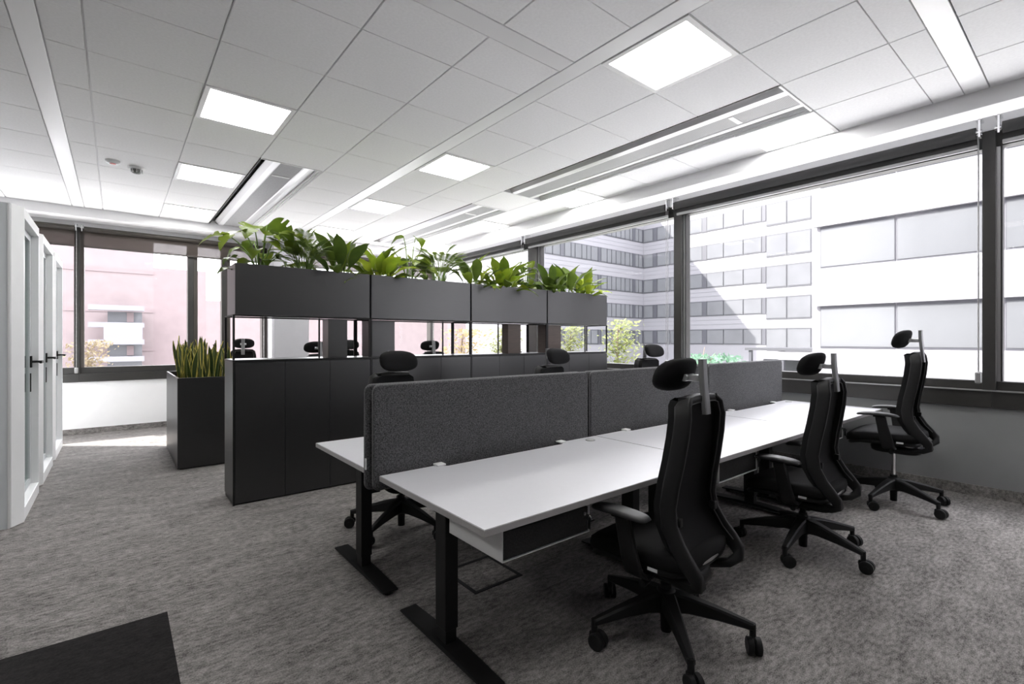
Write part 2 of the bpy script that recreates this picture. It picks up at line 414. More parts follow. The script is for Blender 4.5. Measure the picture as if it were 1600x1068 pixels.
for x in sorted({c[0] for c in cols} | {c[1] for c in cols}):       # recessed main runners
    MB().box(x-0.011, YB, CZ+0.019, x+0.011, 8.86, CZ+0.04).build('grid_bar', 'grid', ceil)
def strip(x0, y0, x1, y1): MB().box(x0+0.004, y0+0.004, CZ-0.002, x1-0.004, y1-0.004, CZ+0.03, 0, 0.002).build('flush_strip', 'strip', ceil)
strip(-0.465, YB, -0.34, 8.86); strip(2.32, YB, 2.46, 8.86)
strip(-0.34, 2.20, 2.32, 2.34); strip(XB, 2.20, -0.465, 2.34)
strip(2.46, 0.536, 4.865, 0.67)
# ceiling panels
def lname(x0, y0):
    return {(0.485, 4.04): 'square ceiling light panel nearest above the aisle beside the booths', (0.485, 5.975): 'square ceiling light panel past the smoke detectors, second of the aisle row',
            (0.485, 7.90): 'square ceiling light panel at the far windows, last of the aisle row',
            (2.46, 1.47): 'largest square ceiling light panel above the near desks', (2.46, 4.04): 'square ceiling light panel above the tall planter shelf, second of the middle row',
            (2.46, 5.975): 'square ceiling light panel past the planter shelf, third of the middle row', (2.46, 7.90): 'square ceiling light panel at the far windows, last of the middle row',
            (4.272, 1.47): 'square ceiling light panel by the bulkhead beside the near end of the vent', (4.272, 4.04): 'square ceiling light panel by the bulkhead beside the far end of the long vent',
            (4.272, 5.975): 'square ceiling light panel by the bulkhead beside the second vent', (4.272, 7.90): 'square ceiling light panel by the bulkhead in the far corner'}.get((x0, y0), None)
for k, (x0, x1, y0, y1) in enumerate(lightcells):
    if 0 < x0 and y1 < 1.2: lb = 'added fill light panel, unseen, straight above the viewpoint'
    elif x0 < 0: lb = 'added fill light panel, unseen, over the side area, ' + ('next to the phone booths' if y0 > 3 else 'above the dark carpet')
    else: lb = lname(x0, y0) or 'square ceiling light panel'
    t = empty('ceiling_light', ((x0+x1)/2, (y0+y1)/2, CZ-0.006), 0, lb, 'ceiling light', 'square light panels in the ceiling')
    hx, hy, b = (x1-x0)/2-0.006, (y1-y0)/2-0.004, 0.034
    f = MB(); f.box(-hx, -hy, 0, hx, -hy+b, 0.05); f.box(-hx, hy-b, 0, hx, hy, 0.05); f.box(-hx, -hy+b, 0, -hx+b, hy-b, 0.05); f.box(hx-b, -hy+b, 0, hx, hy-b, 0.05)
    f.build('frame', 'white_metal', t)
    MB().box(-hx+b, -hy+b, 0.016, hx-b, hy-b, 0.020).build('diffuser', 'panel_light', t)
# chilled beam vents
def vent(x0, x1, y0, y1, label):
    t = empty('ceiling_vent', ((x0+x1)/2, (y0+y1)/2, CZ), 0, label, 'ceiling vent', 'long chilled beam vents')
    hx, hy = (x1-x0)/2-0.012, (y1-y0)/2-0.008
    MB().box(-hx, -hy, 0.10, hx, hy, 0.12).build('housing', 'black_metal', t)
    MB().box(-hx, -hy, 0.004, -hx+0.010, hy, 0.12).build('side_wall', 'black_metal', t)
    MB().box(hx-0.014, -hy, 0.03, hx, hy, 0.12).build('side_wall', 'white_metal', t)
    a = hx*0.60
    for s in (-1, 1):                       # curved aluminium wings
        pr = [(s*(a*0.62), 0.0), (s*(a*0.70), -0.004), (s*a, 0.004), (s*(hx-0.075 if s < 0 else hx-0.02), 0.05), (s*(hx-0.075 if s < 0 else hx-0.02), 0.056), (s*a, 0.012), (s*(a*0.62), 0.008)]
        if s < 0: pr = pr[::-1]
        MB().prism(pr, -hy, hy, 'y').build('wing', 'aluminium', t)
    MB().box(-a*0.62, -hy, 0.002, a*0.62, hy, 0.01).build('perforated_plate', 'perforated', t)
    MB().box(-a*0.5, -hy+0.45, -0.001, a*0.5, -hy+0.49, 0.003).build('plate_clip', 'white_metal', t)
    MB().box(-hx, -hy-0.002, -0.003, hx, -hy+0.014, 0.06).build('end_cap', 'white_metal', t)
    MB().box(-hx, hy-0.014, -0.003, hx, hy+0.002, 0.06).build('end_cap', 'white_metal', t)
vent(3.66, 4.272, 1.47, 4.677, 'long white ceiling vent with perforated plate above the near desks')
vent(3.66, 4.272, 5.335, 8.55, 'long white ceiling vent beyond the planter shelf near the right windows')
vent(1.108, 1.727, 5.335, 8.86, 'long white ceiling vent running to the far windows above the monstera')
# smoke detectors
t = empty('smoke_detector', (-0.03, 6.36, CZ), 0, 'flat round smoke alarm base with a red tint on the ceiling', 'smoke detector')
MB().lathe([(0.001, -0.030), (0.045, -0.030), (0.060, -0.012), (0.062, 0.0)], 24).build('body', 'white_plastic', t)
MB().lathe([(0.001, -0.034), (0.022, -0.034), (0.030, -0.029)], 18).build('indicator', 'detector_red', t)
t = empty('smoke_detector', (0.163, 6.46, CZ), 0, 'white round smoke detector with a dark domed sensor on the ceiling', 'smoke detector')
MB().lathe([(0.055, -0.022), (0.072, -0.012), (0.075, 0.0)], 24).build('base', 'white_plastic', t)
MB().lathe([(0.001, -0.066), (0.030, -0.062), (0.044, -0.040), (0.050, -0.022)], 20).build('sensor', 'detector_grey', t)
for k in range(8):
    a = k*math.pi/4
    MB().box(-0.003, 0.038, -0.056, 0.003, 0.052, -0.020).build('guard_rib', 'white_plastic', t, rot=(0, 0, a))

# ---- roller blinds
def blind_right(y0, y1, label, chain=True, drop=0.06):
    t = empty('roller_blind', (5.66, y0, 3.10), 0, label, 'roller blind', 'raised roller blinds of the right windows')
    L = y1-y0
    MB().cyl((0, 0.05, 0), (0, L-0.05, 0), 0.048, n=16).build('fabric_roll', 'blind_roll', t)
    MB().box(0.040, 0.05, -0.03-drop, 0.045, L-0.05, 0.0).build('fabric', 'blind_roll', t)
    MB().box(0.030, 0.045, -0.062-drop, 0.056, L-0.045, -0.03-drop, 0, 0.004).build('hem_bar', 'hem', t)
    for s in (0, 1):
        y = 0.02 if s == 0 else L-0.035
        b = MB(); b.box(-0.035, y, -0.045, 0.05, y+0.012, 0.11); b.box(-0.035, y-0.01, 0.10, 0.09, y+0.03, 0.12)
        b.cyl((0, y-0.008, 0.0), (0, y+0.03, 0.0), 0.022, n=12)
        b.build('bracket', 'chrome', t)
    if chain:
        ch = MB()
        for dx in (-0.02, 0.02):
            ch.cyl((dx, 0.035, -2.05), (dx, 0.035, -0.01), 0.003, n=6)
            for k in range(40): ch.superbox((dx, 0.035, -0.03-k*0.0505), (0.0045, 0.0045, 0.0045), 1.0, 6, 4)
        ch.build('chain', 'hem', t)
        MB().chbox(-0.035, 0.015, -2.12, 0.035, 0.055, -2.02, 0.012).build('chain_weight', 'hem', t)
blind_right(6.62, 9.20, 'raised grey roller blind in the corner above the leafy planters')
blind_right(3.66, 6.58, 'raised grey roller blind between the corner mullion and the middle mullion', True)
blind_right(0.66, 3.62, 'raised grey roller blind of the widest window on the right, with hanging chain')
blind_right(-2.30, 0.60, 'raised grey roller blind at the right edge of the picture')
# screen fabric of the far blinds: an open weave one can see through
m, nt, p, out = nmat('screen_fabric')
p.inputs['Base Color'].default_value = (0.09, 0.075, 0.065, 1); p.inputs['Roughness'].default_value = 0.9
tb = nt.nodes.new('ShaderNodeBsdfTransparent'); tb.inputs[0].default_value = (0.9, 0.88, 0.88, 1)
mx = nt.nodes.new('ShaderNodeMixShader'); mx.inputs[0].default_value = 0.22
nt.links.new(p.outputs[0], mx.inputs[1]); nt.links.new(tb.outputs[0], mx.inputs[2]); nt.links.new(mx.outputs[0], out.inputs[0])
def blind_far(x0, x1, label):
    t = empty('roller_blind', (x0, 9.20, 2.925), 0, label, 'roller blind', 'half raised screen blinds of the far windows')
    L = x1-x0
    MB().cyl((0.04, 0, 0), (L-0.04, 0, 0), 0.036, n=16).build('fabric_roll', 'window_frame_brown', t)
    MB().box(0.04, 0.030, -0.235, L-0.04, 0.033, 0.0).build('fabric', 'screen_fabric', t)
    MB().box(0.035, 0.022, -0.258, L-0.035, 0.042, -0.235, 0, 0.003).build('hem_bar', 'window_frame_brown', t)
    for x in (0.012, L-0.03):
        b = MB(); b.box(x, -0.03, -0.04, x+0.012, 0.05, 0.055); b.box(x-0.008, -0.03, 0.05, x+0.024, 0.085, 0.06)
        b.build('bracket', 'chrome', t)
    ch = MB()
    for dy in (-0.015, 0.015):
        ch.cyl((L-0.02, dy, -1.98), (L-0.02, dy, -0.01), 0.003, n=6)
        for k in range(30): ch.superbox((L-0.02, dy, -0.03-k*0.065), (0.005, 0.005, 0.005), 1.0, 6, 4)
    ch.build('chain', 'hem', t)
    MB().chbox(L-0.04, -0.03, -2.05, L, 0.03, -1.97, 0.010).build('chain_weight', 'hem', t)
blind_far(-3.05, -0.42, 'brown see-through roller blind behind the phone booths')
blind_far(-0.40, 1.99, 'brown see-through roller blind above the snake plant box')
blind_far(2.64, 5.32, 'brown see-through roller blind between white pier and room corner, behind the shelves')

# ================================================================== PHONE BOOTHS
def make_booth():
    t = empty('phone_booth')
    L, D, H = 1.09, 1.10, 2.33                          # along the aisle, depth, height; front face at x = 0, local y 0..L
    side = [(-D, 0.0), (-0.062, 0.0), (-0.062, 0.06), (-D, 0.06)]
    MB().prism(side, 0, H, 'z').build('side_wall', 'booth_grey', t)
    MB().prism([(a, L-0.06+b) for a, b in side], 0, H, 'z').build('side_wall', 'booth_grey', t)
    MB().box(-D, 0.06, 0.0, -D+0.06, L-0.06, H).build('back_wall', 'booth_inside', t)
    MB().box(-D, 0.06, H-0.09, -0.062, L-0.06, H-0.005).build('roof', 'booth_white', t)
    MB().box(-D, 0.06, 0.01, -0.062, L-0.06, 0.05).build('floor_plate', 'booth_inside', t)
    MB().box(-0.075, -0.006, 0.0, -0.060, 0.012, H-0.004, 0, 0.003).build('corner_trim', 'aluminium', t)
    # deep white portal frame with a chamfered outer corner
    st = [(-0.060, 0.0), (-0.056, 0.0), (0.0, 0.10), (0.0, 0.125), (-0.09, 0.125), (-0.09, 0.062), (-0.060, 0.062)]
    MB().prism(st, 0.004, H, 'z').build('frame_stile', 'booth_white', t)
    MB().prism([(a, L-b) for a, b in st][::-1], 0.004, H, 'z').build('frame_stile', 'booth_white', t)
    MB().box(-0.09, 0.125, H-0.075, 0.0, L-0.125, H, 0, 0.003).build('frame_head', 'booth_white', t)
    MB().box(-0.09, 0.125, 0.004, 0.0, L-0.125, 0.10, 0, 0.003).build('frame_threshold', 'booth_white', t)
    d = MB()
    z0, z1, y0, y1 = 0.105, H-0.08, 0.130, L-0.130
    d.box(-0.085, y0, z0, -0.05, y0+0.05, z1); d.box(-0.085, y1-0.05, z0, -0.05, y1, z1)
    d.box(-0.085, y0+0.05, z1-0.05, -0.05, y1-0.05, z1); d.box(-0.085, y0+0.05, z0, -0.05, y1-0.05, z0+0.05)
    door = d.build('door', 'booth_grey', t)
    MB().box(-0.072, y0+0.05, z0+0.05, -0.063, y1-0.05, z1-0.05).build('pane', 'booth_glass', door)
    hb = MB(); hb.chbox(-0.05, y1-0.052, 1.11, -0.038, y1-0.006, 1.21, 0.003)
    hb.cyl((-0.04, y1-0.03, 1.16), (0.03, y1-0.03, 1.16), 0.010, n=10)
    hb.chbox(0.018, y1-0.16, 1.148, 0.036, y1-0.018, 1.172, 0.005)
    hb.build('handle', 'black_metal', door)
    MB().chbox(-0.052, y1-0.045, 0.90, -0.044, y1-0.012, 1.06, 0.002).build('lock_plate', 'black_metal', door)
    # small desk shelf and seat inside
    MB().box(-D+0.06, 0.08, 0.98, -D+0.36, L-0.08, 1.01).build('shelf', 'booth_white', t)
    MB().chbox(-D+0.25, 0.35, 0.42, -D+0.65, 0.75, 0.50, 0.03).build('stool_seat', 'felt_grey', t)
    MB().cyl((-D+0.45, 0.55, 0.05), (-D+0.45, 0.55, 0.42), 0.03, n=12).build('stool_post', 'black_metal', t)
    return t
booth = make_booth()
for i, (y, lb) in enumerate([(4.965, 'white phone booth with glass door at the picture edge, nearest of three'),
                             (6.165, 'white phone booth with glass door, middle one of three'),
                             (7.365, 'white phone booth with glass door closest to the far windows')]):
    b = booth if i == 0 else copy_tree(booth)
    b.location = (-0.53, y, 0); tag(b, lb, 'phone booth', 'white phone booths along the aisle')

# ================================================================== CABINETS, OPEN SHELVES, PLANTERS
YC = 3.322*1.35; DC = 0.39; UW = 1.1663; CX0 = 0.730; HC = 1.185
PZ0, PZ1 = 1.558, 1.978
ulab = ['with a clear end facing the aisle', 'second from the aisle', 'third from the aisle', 'nearest the right windows']
doorme = None
for u in range(4):
    x0 = CX0 + u*UW
    t = empty('storage_cabinet', (x0, YC, 0), 0, ('dark grey three-door storage cabinet, the one ' if u else 'dark grey three-door storage cabinet ') + ulab[u], 'cabinet', 'dark cabinets forming the room divider')
    MB().box(0.002, 0.020, 0.03, UW-0.002, DC, HC-0.022, 0).build('body', 'cabinet', t)
    MB().box(0.006, 0.03, 0.0, UW-0.006, DC-0.01, 0.03).build('plinth', 'cabinet_edge', t)
    MB().box(0.0, 0.0, HC-0.02, UW-0.001, DC+0.002, HC, 0, 0.002).build('top_board', 'cabinet_edge', t)
    MB().box(0.001, 0.0, 0.0, 0.016, 0.0195, HC-0.021).build('edge_strip', 'cabinet_edge', t)
    if doorme is None:
        w = (UW-0.02)/3
        doorme = MB().box(0.0015, 0.0, 0.012, w-0.0015, 0.019, HC-0.024, 0, 0.0012).mesh('door', 'cabinet')
    for k in range(3): link('door', doorme, t, (0.017 + k*(UW-0.02)/3, 0, 0))
    # open metal frame shelf on top
    fr = empty('open_shelf', (x0, YC, HC), 0, 'slim dark open metal shelf frame under the planter, ' + ['at the aisle end', 'second from the aisle', 'third from the aisle', 'at the window end'][u], 'shelf', 'open shelf frames on the cabinets')
    hgt = PZ0-HC
    s = 0.016
    for px, py in ((0.0, 0.0), (UW-s-0.002, 0.0), (0.0, DC-s), (UW-s-0.002, DC-s)):
        MB().box(px+0.001, py, 0.001, px+s, py+s, hgt-0.002).build('post', 'black_metal', fr)
    for px in ([0.68] if u == 0 else [0.80] if u == 1 else [0.38] if u == 2 else [0.70]):
        MB().box(px, 0.0, 0.001, px+0.012, 0.012, hgt-0.016).build('post', 'black_metal', fr)
    for (a, b, c, d) in ((s, 0, UW-s-0.002, 0.012), (s, DC-0.012, UW-s-0.002, DC), (0.001, s, 0.013, DC-s), (UW-0.016, s, UW-0.004, DC-s)):
        MB().box(a, b, hgt-0.014, c, d, hgt-0.002).build('rail', 'black_metal', fr)
    # upright panel set into the frame
    bx = [(0.771, 0.948, 'cabinet'), (0.05, 0.308, 'cabinet'), (0.56, 0.76, 'panel_brown'), (0.02, 0.283, 'panel_brown')][u]
    d0 = [0.02, 0.12, 0.04, 0.04][u]; d1 = [0.18, DC-0.05, 0.16, 0.20][u]
    MB().box(bx[0], d0, 0.001, bx[1], d1, hgt-0.016, 0, 0.002).build('upright_box', bx[2], fr)
    # planter trough
    pl = empty('planter_trough', (x0, YC, PZ0), 0, 'dark grey rectangular planter trough on the shelves, ' + ['holding the big monstera at the aisle end', 'second from the aisle end', 'third from the aisle end', 'at the window end'][u], 'planter', 'planter troughs on top of the divider')
    ph = PZ1-PZ0; a, b = 0.018 if u == 0 else 0.008, UW-0.010
    q = 0.014
    MB().box(a, 0.0, 0, b, q, ph, 0, 0.002).build('front_board', 'cabinet', pl)
    MB().box(a, DC-q-0.02, 0, b, DC-0.02, ph, 0, 0.002).build('back_board', 'cabinet', pl)
    MB().box(a, q, 0, a+q, DC-q-0.02, ph, 0, 0.002).build('end_board', 'cabinet', pl)
    MB().box(b-q, q, 0, b, DC-q-0.02, ph, 0, 0.002).build('end_board', 'cabinet', pl)
    MB().box(a+q, q, 0.005, b-q, DC-q-0.02, 0.02).build('bottom_board', 'cabinet', pl)
    MB().box(a+q, q, ph-0.10, b-q, DC-q-0.02, ph-0.05).build('potting_soil', 'soil', pl)

# free-standing planter box with snake plant
fx0, fy0, fw, fd, fh = 0.488, 6.08, 0.56, 1.40, 0.952
t = empty('planter_box', (fx0, fy0, 0), 0, 'tall dark grey floor planter box holding the snake plant', 'planter')
q = 0.018
MB().box(0, 0, 0.012, fw, q, fh, 0, 0.002).build('front_board', 'cabinet', t); MB().box(0, fd-q, 0.012, fw, fd, fh, 0, 0.002).build('back_board', 'cabinet', t)
MB().box(0, q, 0.012, q, fd-q, fh, 0, 0.002).build('side_board', 'cabinet', t); MB().box(fw-q, q, 0.012, fw, fd-q, fh, 0, 0.002).build('side_board', 'cabinet', t)
MB().box(0.02, 0.02, 0.0, fw-0.02, fd-0.02, 0.03).build('plinth', 'cabinet_edge', t)
MB().box(q, q, fh-0.12, fw-q, fd-q, fh-0.06).build('potting_soil', 'soil', t)

# ================================================================== PLANTS
def leaf_mesh(name, L, Wd, outline, m, fold=0.25, droop=0.35, n=9, wave=0.0, stem=0.0):
    """blade along +X, tip drooping; cross fold; outline(t)->0..1 half width"""
    mb = MB(); rows = []
    for i in range(n+1):
        tt = i/n; x = L*tt; z = L*(0.12*math.sin(tt*2.2) - droop*tt*tt)
        w = max(outline(tt), 0.004)*Wd/2
        row = []
        for k in (-1, -0.55, 0, 0.55, 1):
            wz = wave*math.sin(tt*15 + (k > 0)*1.3)*abs(k)
            row.append((x*math.cos(droop*tt*0.6), w*k, z + fold*w*abs(k)**1.3*1.0 + wz))
        rows.append(row)
    mb.loft(rows, 0, True, False, False)
    return mb.mesh(name, m)
lance = lambda t: (math.sin(math.pi*min(1, t*0.94+0.04))**0.85) * (1 if t < 0.75 else (1-t)/0.25*0.8+0.2 if t < 1 else 0)
heart = lambda t: (math.sin(math.pi*(0.18+0.82*t)) if t > 0 else 0.5)**0.75 * (1.0 if t < 0.5 else 1-(t-0.5)*0.5) if t < 1 else 0.02
def notch(t):
    b = heart(t)
    return b*(0.55 if (0.30 < t < 0.36 or 0.52 < t < 0.58 or 0.72 < t < 0.78) else 1.0)
strap = lambda t: 0.55+0.45*math.sin(math.pi*min(1, t*1.0)) if t < 0.6 else max(0.02, 1.0*(1-t)/0.4)
LEAF = {
 'heart': leaf_mesh('leaf', 0.19, 0.17, heart, 'leaf_mid', 0.22, 0.55, 10, 0.004),
 'heart_deep': leaf_mesh('leaf', 0.18, 0.15, heart, 'leaf_deep', 0.2, 0.5, 10, 0.004),
 'monstera': leaf_mesh('leaf', 0.29, 0.27, notch, 'leaf_mid', 0.15, 0.5, 28, 0.004),
 'lance': leaf_mesh('leaf', 0.36, 0.12, lance, 'leaf_deep', 0.35, 0.35, 11, 0.004),
 'lance_mid': leaf_mesh('leaf', 0.32, 0.11, lance, 'leaf_mid', 0.35, 0.40, 11, 0.006),
 'lime': leaf_mesh('leaf', 0.27, 0.10, lance, 'leaf_lime', 0.35, 0.30, 11, 0.010),
}
def frond_mesh(name, L, m, npair=13, ll=0.15):
    mb = MB(); pts = []
    for i in range(9):
        t = i/8; pts.append((L*t*math.cos(0.5*t), 0, L*(0.10*t-0.38*t*t)))
    mb.tube(pts, [0.003*(1-0.7*i/8) for i in range(9)], 5)
    for i in range(npair):
        t = 0.18 + 0.82*i/(npair-1)
        k = min(7, int(t*8)); f = t*8-k; a = Vector(pts[k]); b = Vector(pts[k+1]); p = a.lerp(b, f)
        l = ll*(1-0.45*abs(t-0.5)*1.4)
        for s in (-1, 1):
            d = Vector((0.62, s*0.85, -0.10 - 0.25*t)).normalized(); e = p + d*l
            side = Vector((0.4, -s*0.3, 0.2)).normalized()*0.0055
            mid = p.lerp(e, 0.45) + Vector((0, 0, 0.010))
            mb.add([p[:], (mid+side)[:], e[:], (mid-side)[:]], [(0, 1, 2, 3)], 0, True)
    return mb.mesh(name, m)
FROND = frond_mesh('frond', 0.34, 'leaf_palm'); FROND2 = frond_mesh('frond', 0.26, 'leaf_palm', 11, 0.12)
rnd = random.Random(11)
def place_leaf(plant, me, base, tip_dir, scale, roll=0.0, name='leaf'):
    d = Vector(tip_dir).normalized()
    q = d.to_track_quat('X', 'Z')
    o = link(name, me, plant); o.rotation_mode = 'QUATERNION'
    from mathutils import Quaternion
    o.rotation_quaternion = q @ Quaternion((1, 0, 0), roll)
    o.location = base; o.scale = (scale,)*3
    return o
ZS = PZ1 - 0.06
def stalked(x, y, label, specs, kind, cat='plant', group='plants in the planter troughs'):
    """plant with long stalks that each carry one leaf; specs: (az, reach, height, scale, mesh)"""
    t = empty('leafy_plant', (x, y, ZS), 0, label, cat, group)
    st = MB()
    for az, reach, hgt, sc, mk in specs:
        a = R(az); e = Vector((math.cos(a)*reach, math.sin(a)*reach, hgt))
        c = Vector((math.cos(a)*reach*0.25, math.sin(a)*reach*0.25, hgt*0.62))
        b0 = Vector((math.cos(a)*0.03, math.sin(a)*0.03, 0))
        pts = []
        for i in range(7):
            f = i/6; pts.append(((1-f)**2*b0 + 2*f*(1-f)*c + f*f*e)[:])
        st.tube(pts, [0.007 - 0.003*i/6 for i in range(7)], 6)
        dr = Vector((math.cos(a + rnd.uniform(-0.5, 0.5)), math.sin(a + rnd.uniform(-0.5, 0.5)), rnd.uniform(-0.45, 0.05)))
        place_leaf(t, LEAF[mk], e[:], dr, sc, rnd.uniform(-0.5, 0.5))
    st.build('stalk_cluster', 'stalk', t)
    return t
def rosette(x, y, label, n, mks, hmin, hmax, spread, scale=1.0, name='leafy_plant', group='plants in the planter troughs'):
    """leaves rising straight from the soil"""
    t = empty(name, (x, y, ZS), 0, label, 'plant', group)
    st = MB()
    for k in range(n):
        a = k*2.399 + rnd.uniform(-0.3, 0.3); f = (k+0.5)/n
        el = R(hmax - (hmax-hmin)*f + rnd.uniform(-6, 6)); rr = 0.02 + 0.04*f
        d = Vector((math.cos(a)*math.cos(el), math.sin(a)*math.cos(el)*0.8, math.sin(el)))
        b = Vector((math.cos(a)*rr, math.sin(a)*rr, 0.0)); e = b + d*spread*rnd.uniform(0.55, 1.0)
        st.tube([b[:], b.lerp(e, 0.5)[:], e[:]], [0.006, 0.005, 0.004], 5)
        place_leaf(t, LEAF[mks[k % len(mks)]], e[:], d, scale*rnd.uniform(0.8, 1.1), rnd.uniform(-0.4, 0.4))
    st.build('stalk_cluster', 'stalk', t)
    return t
def palm(x, y, label, n, h, scale):
    t = empty('parlour_palm', (x, y, ZS), 0, label, 'plant', 'feathery palms in the planter troughs')
    st = MB()
    for k in range(n):
        a = k*2.399; f = (k+0.5)/n
        b = Vector((math.cos(a)*0.03, math.sin(a)*0.03, 0)); z = h*(0.35+0.65*(1-f))*rnd.uniform(0.8, 1.05)
        e = Vector((math.cos(a)*0.09, math.sin(a)*0.07, z))
        st.tube([b[:], b.lerp(e, 0.5)[:], e[:]], [0.004, 0.003, 0.003], 5)
        el = rnd.uniform(0.3, 1.8)
        d = Vector((math.cos(a), math.sin(a)*0.8, el))
        place_leaf(t, FROND if k % 2 else FROND2, e[:], d, scale*rnd.uniform(0.75, 1.05), rnd.uniform(-0.3, 0.3), 'frond')
    st.build('stalk_cluster', 'stalk', t)
    return t
def ux(u, f): return CX0 + u*UW + f
YP = YC + 0.17
# trough 1: monstera, palm, lily
stalked(ux(0, 0.24), YP, 'big monstera with split leaves on long stalks over the aisle end planter',
        [(170, .22, .30, .85, 'monstera'), (200, .14, .34, .95, 'monstera'), (230, .10, .40, .7, 'monstera'), (20, .06, .44, 1.0, 'monstera'), (-30, .16, .36, 1.1, 'monstera'),
         (-10, .20, .24, .9, 'monstera'), (250, .12, .20, .7, 'heart'), (190, .20, .12, .7, 'heart'), (110, .10, .30, .8, 'heart'), (280, .10, .26, .8, 'heart'),
         (320, .14, .14, .7, 'heart'), (60, .12, .20, .8, 'heart'), (150, .16, .22, .8, 'heart'), (-70, .08, .33, .8, 'heart'), (185, .23, .02, .6, 'heart'), (-20, .18, .08, .6, 'heart'), (215, .12, .10, .7, 'heart'), (270, .05, .12, .6, 'heart')], 'heart')
palm(ux(0, 0.60), YP, 'bushy feathery palm between monstera and lily in the aisle end planter', 46, 0.30, 0.74)
rosette(ux(0, 0.93), YP, 'upright dark lance-leaved lily at the right end of the aisle planter', 16, ['lance', 'lance', 'lance_mid'], 15, 84, 0.17, 1.05)
# trough 2: lime fern, philodendron, palm
rosette(ux(1, 0.16), YP, 'bright lime rosette plant at the left end of the second planter', 26, ['lime', 'lime', 'lance_mid'], 5, 80, 0.15, 1.05)
stalked(ux(1, 0.50), YP, 'tall heart-leaved philodendron rising above the second planter',
        [(170, .06, .50, .85, 'heart'), (10, .08, .52, .9, 'heart'), (190, .20, .34, .9, 'heart_deep'), (-20, .12, .38, 1.1, 'heart'), (20, .16, .30, 1.1, 'heart'), (-60, .08, .30, 1.0, 'heart'),
         (250, .10, .26, .9, 'heart'), (200, .14, .20, .9, 'heart'), (-40, .18, .18, .9, 'heart'), (30, .20, .14, .8, 'heart_deep'), (290, .08, .14, .8, 'heart'), (150, .12, .26, .8, 'heart'), (80, .10, .30, .8, 'heart_deep')], 'heart')
palm(ux(1, 0.86), YP, 'feathery palm at the right end of the second planter', 40, 0.32, 0.74)
# trough 3: lily, calathea, climbing plant
rosette(ux(2, 0.16), YP, 'upright lance-leaved lily at the left end of the third planter', 16, ['lance_mid', 'lance', 'lime'], 10, 84, 0.16, 1.0)
rosette(ux(2, 0.58), YP, 'dense pale green rosette plant in the middle of the third planter', 34, ['lime', 'lance_mid', 'lime'], 0, 80, 0.16, 1.1)
stalked(ux(2, 0.95), YP, 'upright climbing plant with small hearts at the right end of the third planter',
        [(a, r, z, .75, k) for a, r, z, k in [(10, .05, .42, 'heart'), (180, .08, .38, 'heart_deep'), (-60, .08, .30, 'heart'), (250, .10, .26, 'heart'), (30, .10, .22, 'heart'), (200, .12, .18, 'heart_deep'), (-20, .14, .14, 'heart'), (100, .10, .30, 'heart'), (290, .05, .10, 'heart'), (150, .10, .10, 'heart'), (-100, .06, .36, 'heart'), (60, .06, .36, 'heart_deep')]], 'heart')
# trough 4
rosette(ux(3, 0.20), YP, 'dark green bushy plant at the left end of the window end planter', 30, ['heart_deep', 'lance', 'heart_deep'], 5, 80, 0.18, 0.95)
rosette(ux(3, 0.52), YP, 'banana-like plant with paddle leaves in the window end planter', 12, ['lance_mid', 'lance'], 15, 82, 0.20, 1.15)
rosette(ux(3, 0.86), YP, 'pale lime rosette plant at the right end of the window end planter', 26, ['lime', 'lime', 'lance_mid'], 0, 78, 0.15, 1.0)

# snake plants: every blade a piece
def blade(name, h, w):
    mb = MB(); n = 8
    for m_, c0, c1 in ((1, -1, -0.78), (0, -0.78, 0), (0, 0, 0.78), (1, 0.78, 1)):
        rows = []
        for i in range(n+1):
            t = i/n; ww = w/2*((0.55+0.9*t) if t < 0.5 else max(0.02, 1.0*(1-((t-0.5)/0.5)**2.2)))
            tw = t*0.7; bend = 0.10*h*t*t
            row = []
            for k in (c0, (c0+c1)/2, c1):
                x = ww*k; y = abs(k)**2*0.012
                row.append((x*math.cos(tw)-y*math.sin(tw)+bend, x*math.sin(tw)+y*math.cos(tw), h*t))
            rows.append(row)
        mb.loft(rows, m_, True, False, False)
    return mb.mesh(name, ['snake_green', 'snake_yellow'])
BL = [blade('leaf', 0.49, 0.062), blade('leaf', 0.43, 0.068), blade('leaf', 0.36, 0.055)]
sp = empty('snake_plant', (fx0+fw/2, fy0+fd/2, fh-0.06), 0, 'dense snake plant with yellow edged blades in the floor planter', 'plant')
for k in range(64):
    fx, fy = rnd.uniform(-0.20, 0.20), rnd.uniform(-0.60, 0.60)
    o = link('leaf', BL[k % 3], sp, (fx, fy, 0), (-fy*0.25+rnd.uniform(-0.22, 0.22), fx*1.3+rnd.uniform(-0.22, 0.22), rnd.uniform(0, 6.28)), rnd.uniform(0.82, 1.06))

